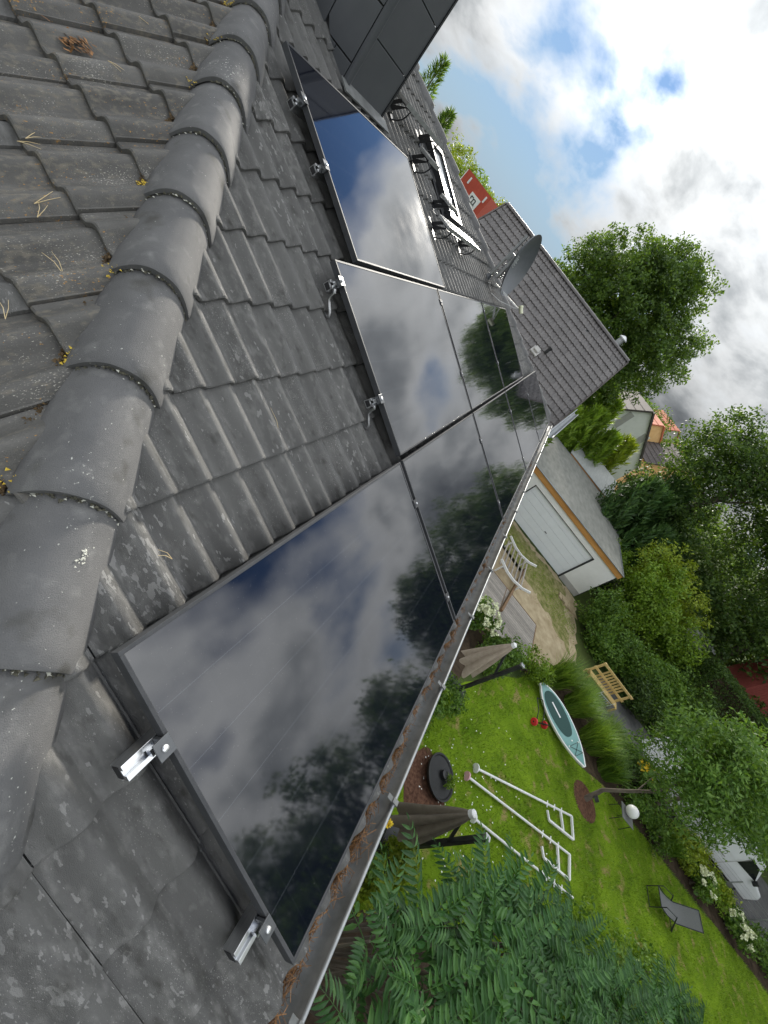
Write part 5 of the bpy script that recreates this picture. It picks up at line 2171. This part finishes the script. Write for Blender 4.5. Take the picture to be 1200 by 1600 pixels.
shrub('large_shrub', 'dense dark green shrub in front of the garage side wall', (20.2, -11.6, G), [(20.6, -11.0, G + 1.3, 1.3, 1.3, 1.3, 2), (20.0, -13.0, G + 1.2, 1.3, 1.5, 1.25, 2), (19.4, -11.9, G + .8, .9, 1.4, .8, 1.3)], 13000, .13, L_mid, 221, clump=.2)
shrub('large_shrub', 'bright yellow-green bushy shrub above the pine bench', (23.6, -14.0, G), [(23.6, -12.9, G + 2.5, 1.8, 1.6, 1.9, 2), (23.4, -15.2, G + 2.4, 1.7, 1.7, 1.7, 2), (24, -12.0, G + 3.6, 1.5, 1.4, 1.5, 1.4)], 15000, .15, L_bright, 222, clump=.26)
shrub('large_shrub', 'lime bush at the upper right of the bright shrubs', (25.6, -13.0, G), [(25.6, -12.4, G + 4.0, 1.7, 1.5, 1.7, 2), (25.2, -14.6, G + 3.5, 1.6, 1.6, 1.6, 1.6)], 9000, .16, L_lime, 223, clump=.26)
shrub('large_shrub', 'olive green bush right of the pine bench', (20.3, -15.6, G), [(20.4, -15.4, G + 1.3, 1.3, 1.5, 1.25, 2), (21.4, -17.0, G + 1.5, 1.3, 1.4, 1.4, 1.4)], 8000, .14, L_mid, 224, clump=.24)
shrub('large_shrub', 'green bush behind the garage corner below the conifers', (26.4, -11.0, G), [(26.4, -11.0, G + 1.6, 1.3, 1.1, 1.6, 2)], 5000, .15, L_bright, 225, clump=.24)
shrub('large_shrub', 'sunlit shrub between neighbouring gable and garage roof', (24.4, -1.3, G), [(26.2, -1.0, G + 1.9, 1.4, 1.0, 1.9, 2)], 4500, .15, L_bright, 226, clump=.24)
shrub('large_shrub', 'shadowy shrub under the dark tree', (27.5, -16.5, G), [(27.5, -16.0, G + 1.9, 1.8, 2.0, 1.9, 2), (27.2, -18.8, G + 1.8, 1.7, 1.7, 1.7, 2), (28.5, -14.0, G + 2.6, 1.6, 1.8, 2.4, 2)], 10000, .2, L_dark, 227, clump=.3)
hd = thing('clipped_hedge', 'dark clipped hedge block at the right edge of the view', 'hedge', (24.0, -20.2, G))
rng = np.random.default_rng(31)
n = 14000
f = rng.integers(0, 3, n)
P = rng.random((n, 3)) * np.array([1.6, 5.0, 3.6]) + np.array([-.8, -3.0, 0])
P[f == 0, 2] = 3.6 + rng.normal(size=(f == 0).sum()) * .06
P[f == 1, 0] = -.8 + rng.normal(size=(f == 1).sum()) * .06
P[f == 2, 1] = 2.0 + rng.normal(size=(f == 2).sum()) * .06
N_ = unit(rng.normal(size=(n, 3)) + np.array([-.3, .2, .6]))
np_mesh('foliage', leaf_quads(P, N_, rng.normal(size=(n, 3)), np.full(n, .11), np.full(n, .07)), 4, L_dark, hd)
mb = MB()
mb.box((0, -.5, 1.75), (1.4, 4.8, 3.5))
mb.build('core', M_soil, hd)
tree('border_tree', 'leafy tree hanging over the parked van at the right edge', (13.7, -15.3, G), (13.8, -15.4, G + 5.0),
     [(13.4, -14.8, -3.4, 1.5, 1.7, 1.3, 3), (13.5, -16.4, -3.2, 1.0, 1.2, 1.0, 1.4), (13.9, -15.0, -2.2, 1.2, 1.3, 1.0, 1.4)], 10000, .15, L_willow, 231, r0=.10, clump=.28, aspect=.4)
shrub('large_shrub', 'shrub beyond the street at the right edge', (20.4, -17.8, G), [(20.4, -18.2, G + 1.4, 1.3, 1.4, 1.4, 1)], 4000, .15, L_mid, 232, clump=.24)

shrub('large_shrub', 'dark shrub between olive bush and clipped hedge', (21.6, -18.2, G), [(21.6, -18.2, G + 1.5, 1.3, 1.5, 1.5, 1), (20.6, -20.0, G + 1.2, 1.2, 1.4, 1.2, 1)], 9000, .15, L_dark, 233, clump=.24)
shrub('large_shrub', 'dark undergrowth right below the pine bench', (18.9, -15.2, G), [(18.7, -14.6, G + .9, 1.0, 1.3, .9, 1), (19.2, -17.0, G + 1.0, 1.1, 1.3, 1.0, 1)], 8000, .13, L_dark, 234, clump=.2)
shrub('large_shrub', 'green shrub behind the reed clumps', (14.4, -13.2, G), [(14.5, -13.6, G + .7, .6, 1.0, .7, 1), (14.2, -15.0, G + .6, .5, .9, .6, 1)], 4500, .12, L_mid, 235, clump=.18)
shrub('large_shrub', 'lime leafy shrub in front of the van side', (13.8, -18.4, G), [(13.8, -17.4, G + .5, .5, 1.1, .5, 1), (13.7, -19.4, G + .35, .45, 1.1, .35, 1)], 4500, .12, L_lime, 236, clump=.16)
shrub('large_shrub', 'shadowy bush beyond the clipped hedge', (26.0, -24.0, G), [(26, -24, G + 2.0, 2, 2.4, 2.0, 1), (29.6, -16.2, G + 2.6, 1.8, 2.0, 2.4, 1)], 9000, .2, L_dark, 237, clump=.3)

# skyline trees
sk_specs = [
    ('bright green round tree on the skyline left of the red hall', 70, 31.5, 10.3, 4.6, L_lime),
    ('bright green tree just left of the red hall', 72, 28.6, 9.9, 4.0, L_bright),
    ('lime tree right above the red hall', 76, 25.0, 9.8, 3.6, L_lime),
    ('lime tree peeking over the neighbouring ridge', 62, 12.2, 8.6, 2.4, L_lime),
    ('second lime tree over the neighbouring ridge by the dish', 60, 8.6, 8.3, 2.2, L_lime),
    ('dull green tree on the skyline right of the white house', 75, -12.6, 9.5, 3.2, L_mid),
    ('skyline tree between the red roofs', 82, -17.5, 10.0, 3.4, L_oak),
    ('skyline tree left of the dark tree', 80, -22.5, 9.8, 3.4, L_oak),
    ('farther skyline tree beside the dark tree', 74, -24.5, 9.0, 3.0, L_mid),
    ('low skyline tree behind the orange wall', 66, -22.0, 8.0, 3.0, L_dark),
]
for i, (lb, x, y, h, r, m) in enumerate(sk_specs):
    tree('skyline_tree', lb, (x, y, G), (x, y, G + h * .8), [(x, y, G + h * .66, r, r, h * .34, 1), (x, y + r * .5, G + h * .5, r * .8, r * .8, h * .3, .6)], 6500, .36, m, 300 + i, r0=.25, nb=5, clump=.5, group='trees along the skyline')


def pine(label, x, y, h, seed):
    t = thing('pine_tree', label, 'pine', (x, y, G), group='pines behind the far hip')
    mb = MB()
    mb.tube([(0, 0, -.1), (0, 0, h)], [.25, .04], 8)
    mb.build('trunk', M_bark, t, True)
    rng_ = np.random.default_rng(seed)
    n = 1500
    q = .35 + .65 * rng_.random(n)
    a = rng_.random(n) * 6.28
    rad = (1 - q) * 3.6 * (.35 + .65 * rng_.random(n)) + .12
    P = np.stack([rad * np.cos(a), rad * np.sin(a), h * q], 1)
    out = np.stack([np.cos(a), np.sin(a), np.full(n, .9)], 1)
    np_mesh('crown', leaf_quads(P, unit(rng_.normal(size=(n, 3))), out + rng_.normal(size=(n, 3)) * .3, np.full(n, .8), np.full(n, .10)), 4, L_oak, t)


pine('spiky pine rising behind the far hip next to the chimney', 52, 30.6, 12.3, 401)
pine('smaller pine top showing over the far hip', 55, 28.5, 10.3, 402)
pine('tiny pine top behind the neighbouring ridge', 70, 11.6, 10.0, 403)
# wood that closes the view below the skyline
far = []
rng = np.random.default_rng(77)
lob = []
for i in range(60):
    y = -75 + 160 * rng.random()
    lob.append((115 + rng.random() * 30, y, G + 2.6 + rng.random() * 1.5, 5, 4.5, 3.6 + rng.random() * 1.5, 1))
o = np_mesh('distant_wood', crown(lob, 26000, .9, 78, clump=1.0), 4, L_oak, None, 'stuff')
tag(o, 'distant belt of trees closing the horizon', 'woodland')

# ================================================================== SUMAC BELOW THE EAVE
def frond_mesh(seed, m, L_=.55, pairs=12):
    rng_ = random.Random(seed)
    vs, fs = [], []

    def pt(s):
        return Vector((0, L_ * s, -.16 * L_ * s * s * 1.4 + .05 * s))
    # rachis
    for i in range(7):
        s = i / 6
        p = pt(s)
        wv = .005 * (1 - .75 * s)
        vs += [p + Vector((-wv, 0, 0)), p + Vector((wv, 0, 0))]
        if i:
            b = (i - 1) * 2
            fs.append((b, b + 1, b + 3, b + 2))
    for k in range(pairs + 1):
        s = .14 + .86 * k / pairs
        p = pt(s)
        ll = .185 * (math.sin(math.pi * (.16 + .74 * s)) ** .7) * rng_.uniform(.9, 1.1)
        sides = (-1, 1) if k < pairs else (0,)
        for sd_ in sides:
            if sd_ == 0:
                d = Vector((0, 1, -.35))
            else:
                d = Vector((sd_ * 1.0, .42 + .25 * s + rng_.uniform(-.08, .08), -.38 + rng_.uniform(-.12, .08)))
            d.normalize()
            up = Vector((0, 0, 1))
            sdv = d.cross(up).normalized()
            nn_ = sdv.cross(d)
            wv = ll * .155
            b = len(vs)
            vs += [p, p + d * ll * .35 + sdv * wv + nn_ * wv * .45, p + d * ll * .75 + sdv * wv * .7 + nn_ * wv * .2 - Vector((0, 0, ll * .05)), p + d * ll - Vector((0, 0, ll * .16)),
                   p + d * ll * .75 - sdv * wv * .7 + nn_ * wv * .2 - Vector((0, 0, ll * .05)), p + d * ll * .35 - sdv * wv + nn_ * wv * .45, p + d * ll * .5 - Vector((0, 0, ll * .01))]
            fs += [(b, b + 1, b + 6), (b + 1, b + 2, b + 6), (b + 2, b + 3, b + 6), (b + 6, b + 3, b + 4), (b + 6, b + 4, b + 5), (b, b + 6, b + 5)]
    me = bpy.data.meshes.new('leaf')
    me.from_pydata([tuple(v) for v in vs], [], fs)
    me.materials.append(m)
    return me


FR = [frond_mesh(i, L_sumac, .56 + .06 * i, 9 + i % 3) for i in range(5)]
FRY = [frond_mesh(9, L_sumacy, .34, 9), frond_mesh(10, L_sumacy, .3, 8)]
srng = random.Random(12)
SPOTS = []
for i in range(900):
    t_ = srng.random()
    far_edge = [(1.15, -2.0), (1.9, -2.75), (2.6, -3.4), (3.4, -4.5), (3.95, -6.0), (4.3, -7.6), (5.1, -9.6), (6.0, -11.6)]
    k_ = srng.uniform(0, len(far_edge) - 1.001)
    a_, b_ = far_edge[int(k_)], far_edge[int(k_) + 1]
    fr_ = k_ - int(k_)
    x = a_[0] + (b_[0] - a_[0]) * fr_
    y = a_[1] + (b_[1] - a_[1]) * fr_
    w_ = srng.random() ** .8 * 2.6
    x2, y2 = x - w_ * .95, y - w_ * .35
    if y2 > -1.15 and x2 < 12:
        continue
    z2 = -2.55 - .17 * abs(y2 + 2) - .15 * srng.random() - .35 * max(0, .6 - w_)
    if all((x2 - q[0]) ** 2 + (y2 - q[1]) ** 2 > .37 ** 2 for q in SPOTS):
        SPOTS.append((x2, y2, z2))
groups = {}
cents = [(.6, -2.6), (1.9, -3.6), (1.6, -5.4), (3.2, -5.6), (2.6, -7.4), (3.9, -8.2), (3.6, -10.4), (5.0, -10.6)]
slab = ['sumac shrub nearest the camera, right below the gutter', 'sumac shrub second from the camera under the gutter', 'sumac shrub at the lower frame edge below the poles',
        'sumac shrub in the middle of the clump, tallest fronds', 'sumac shrub at the lower edge right of the middle', 'sumac shrub in front of the hidden pole end',
        'sumac shrub at the far lower right', 'sumac shrub farthest from the house at the lawn']
for q in SPOTS:
    gi = min(range(len(cents)), key=lambda i: (q[0] - cents[i][0]) ** 2 + (q[1] - cents[i][1]) ** 2)
    groups.setdefault(gi, []).append(q)
for gi, qs in groups.items():
    cx, cy = cents[gi]
    t = thing('sumac_shrub', slab[gi], 'sumac', (cx, cy, G), group='sumac shrubs below the eave')
    mb = MB()
    for (x, y, z) in qs:
        e = Vector((x - cx, y - cy, z - G))
        b = Vector((e.x * .25, e.y * .25, 0))
        mb.tube([b, b.lerp(e, .55) + Vector((srng.uniform(-.1, .1), srng.uniform(-.1, .1), -.1)), e], [.035, .025, .012], 6)
    mb.build('stem', M_bark, t, True)
    for (x, y, z) in qs:
        nf = srng.randint(5, 7)
        a0 = srng.uniform(0, 6.28)
        for k_ in range(nf):
            az = a0 + k_ * 2.4 + srng.uniform(-.25, .25)
            el = srng.uniform(-.35, .45) if k_ > 2 else srng.uniform(.4, .9)
            me = srng.choice(FR) if srng.random() > .03 else srng.choice(FRY)
            s = srng.uniform(.85, 1.2)
            M = Matrix.Translation((x - cx, y - cy, z - G - .02 * k_)) @ Matrix.Rotation(az, 4, 'Z') @ Matrix.Rotation(el, 4, 'X') @ Matrix.Rotation(srng.uniform(-.3, .3), 4, 'Y') @ Matrix.Scale(s, 4)
            mesh_copy('leaf', me, t, M)
shrub('undergrowth', 'low green undergrowth between sumac and deck chair', (6.3, -11.0, G), [(5.6, -9.4, G + .3, 1.0, 1.6, .35, 1), (6.9, -12.2, G + .25, .9, 1.9, .3, 1), (7.8, -14.6, G + .22, .7, 1.6, .25, .8)], 6000, .11, L_mid, 411, clump=.2)

# ================================================================== GRASS BLADES, PETALS
rng = np.random.default_rng(91)
n = 190000
poly = np.array(LAWN)
P = np.stack([rng.random(n) * 16 - 2, -rng.random(n) * 24 - 3.2], 1)
inside = np.zeros(n, bool)
j = len(poly) - 1
for i in range(len(poly)):
    xi, yi = poly[i]
    xj, yj = poly[j]
    c_ = ((yi > P[:, 1]) != (yj > P[:, 1])) & (P[:, 0] < (xj - xi) * (P[:, 1] - yi) / (yj - yi + 1e-12) + xi)
    inside ^= c_
    j = i
thin_ = (np.sin(P[:, 0] * 1.9 + 1.3 * np.sin(P[:, 1] * .8)) * np.sin(P[:, 1] * 1.5 + 1.1 * np.sin(P[:, 0] * 1.1 + 2)) > .55) & (rng.random(n) < .55)
bare = thin_ | ((P[:, 0] - 6.1) ** 2 + (P[:, 1] + 5.1) ** 2 < .6) | ((P[:, 0] - 10.85) ** 2 + (P[:, 1] + 11.42) ** 2 < .36)
sb = np.array(SUMAC_BED)
ins2 = np.zeros(len(P), bool)
j = len(sb) - 1
for i in range(len(sb)):
    xi, yi = sb[i]
    xj, yj = sb[j]
    ins2 ^= ((yi > P[:, 1]) != (yj > P[:, 1])) & (P[:, 0] < (xj - xi) * (P[:, 1] - yi) / (yj - yi + 1e-12) + xi)
    j = i
P = P[inside & ~bare & ~ins2 & (P[:, 0] > 2.2)]
n = len(P)
n2_ = 26000
P2g = np.stack([17 + 5 * rng.random(n2_), -3 - 7.4 * rng.random(n2_)], 1)
den_ = .5 + .5 * np.sin(P2g[:, 0] * 2.3 + 1) * np.sin(P2g[:, 1] * 1.7)
mid_ = np.exp(-((P2g[:, 0] - (20.2 - .25 * np.maximum(0, -P2g[:, 1] - 6))) / 1.0) ** 2)
P2g = P2g[rng.random(n2_) < mid_ * (.35 + .65 * den_)]
P = np.concatenate([P, P2g])
n = len(P)
B = np.concatenate([P, np.full((n, 1), G)], 1)
tilt_ = rng.normal(size=(n, 3)) * np.array([.55, .55, 0]) + np.array([.1, -.15, 1.0])
h_ = .035 + .05 * rng.random((n, 1))
S_ = unit(np.stack([rng.normal(size=n), rng.normal(size=n), np.zeros(n)], 1)) * .009
V = np.stack([B - S_, B + S_, B + tilt_ * h_], 1).reshape(-1, 3)
o = np_mesh('grass', V, 3, L_grass, None, 'stuff')
tag(o, 'short bright green lawn grass', 'grass')
n = 230
Pp = np.stack([rng.normal(size=n) * 1.7 + 6.3, rng.normal(size=n) * 1.6 - 6.2, np.full(n, G + .07)], 1)
Pp = Pp[(Pp[:, 0] > 2.5) & (Pp[:, 1] < -3.4)]
n = len(Pp)
o = np_mesh('fallen_petals', leaf_quads(Pp, unit(rng.normal(size=(n, 3)) * .4 + np.array([0, 0, 1])), rng.normal(size=(n, 3)), np.full(n, .05), np.full(n, .035)), 4, M_petal, None, 'stuff')
tag(o, 'white petals scattered over the lawn', 'petals')
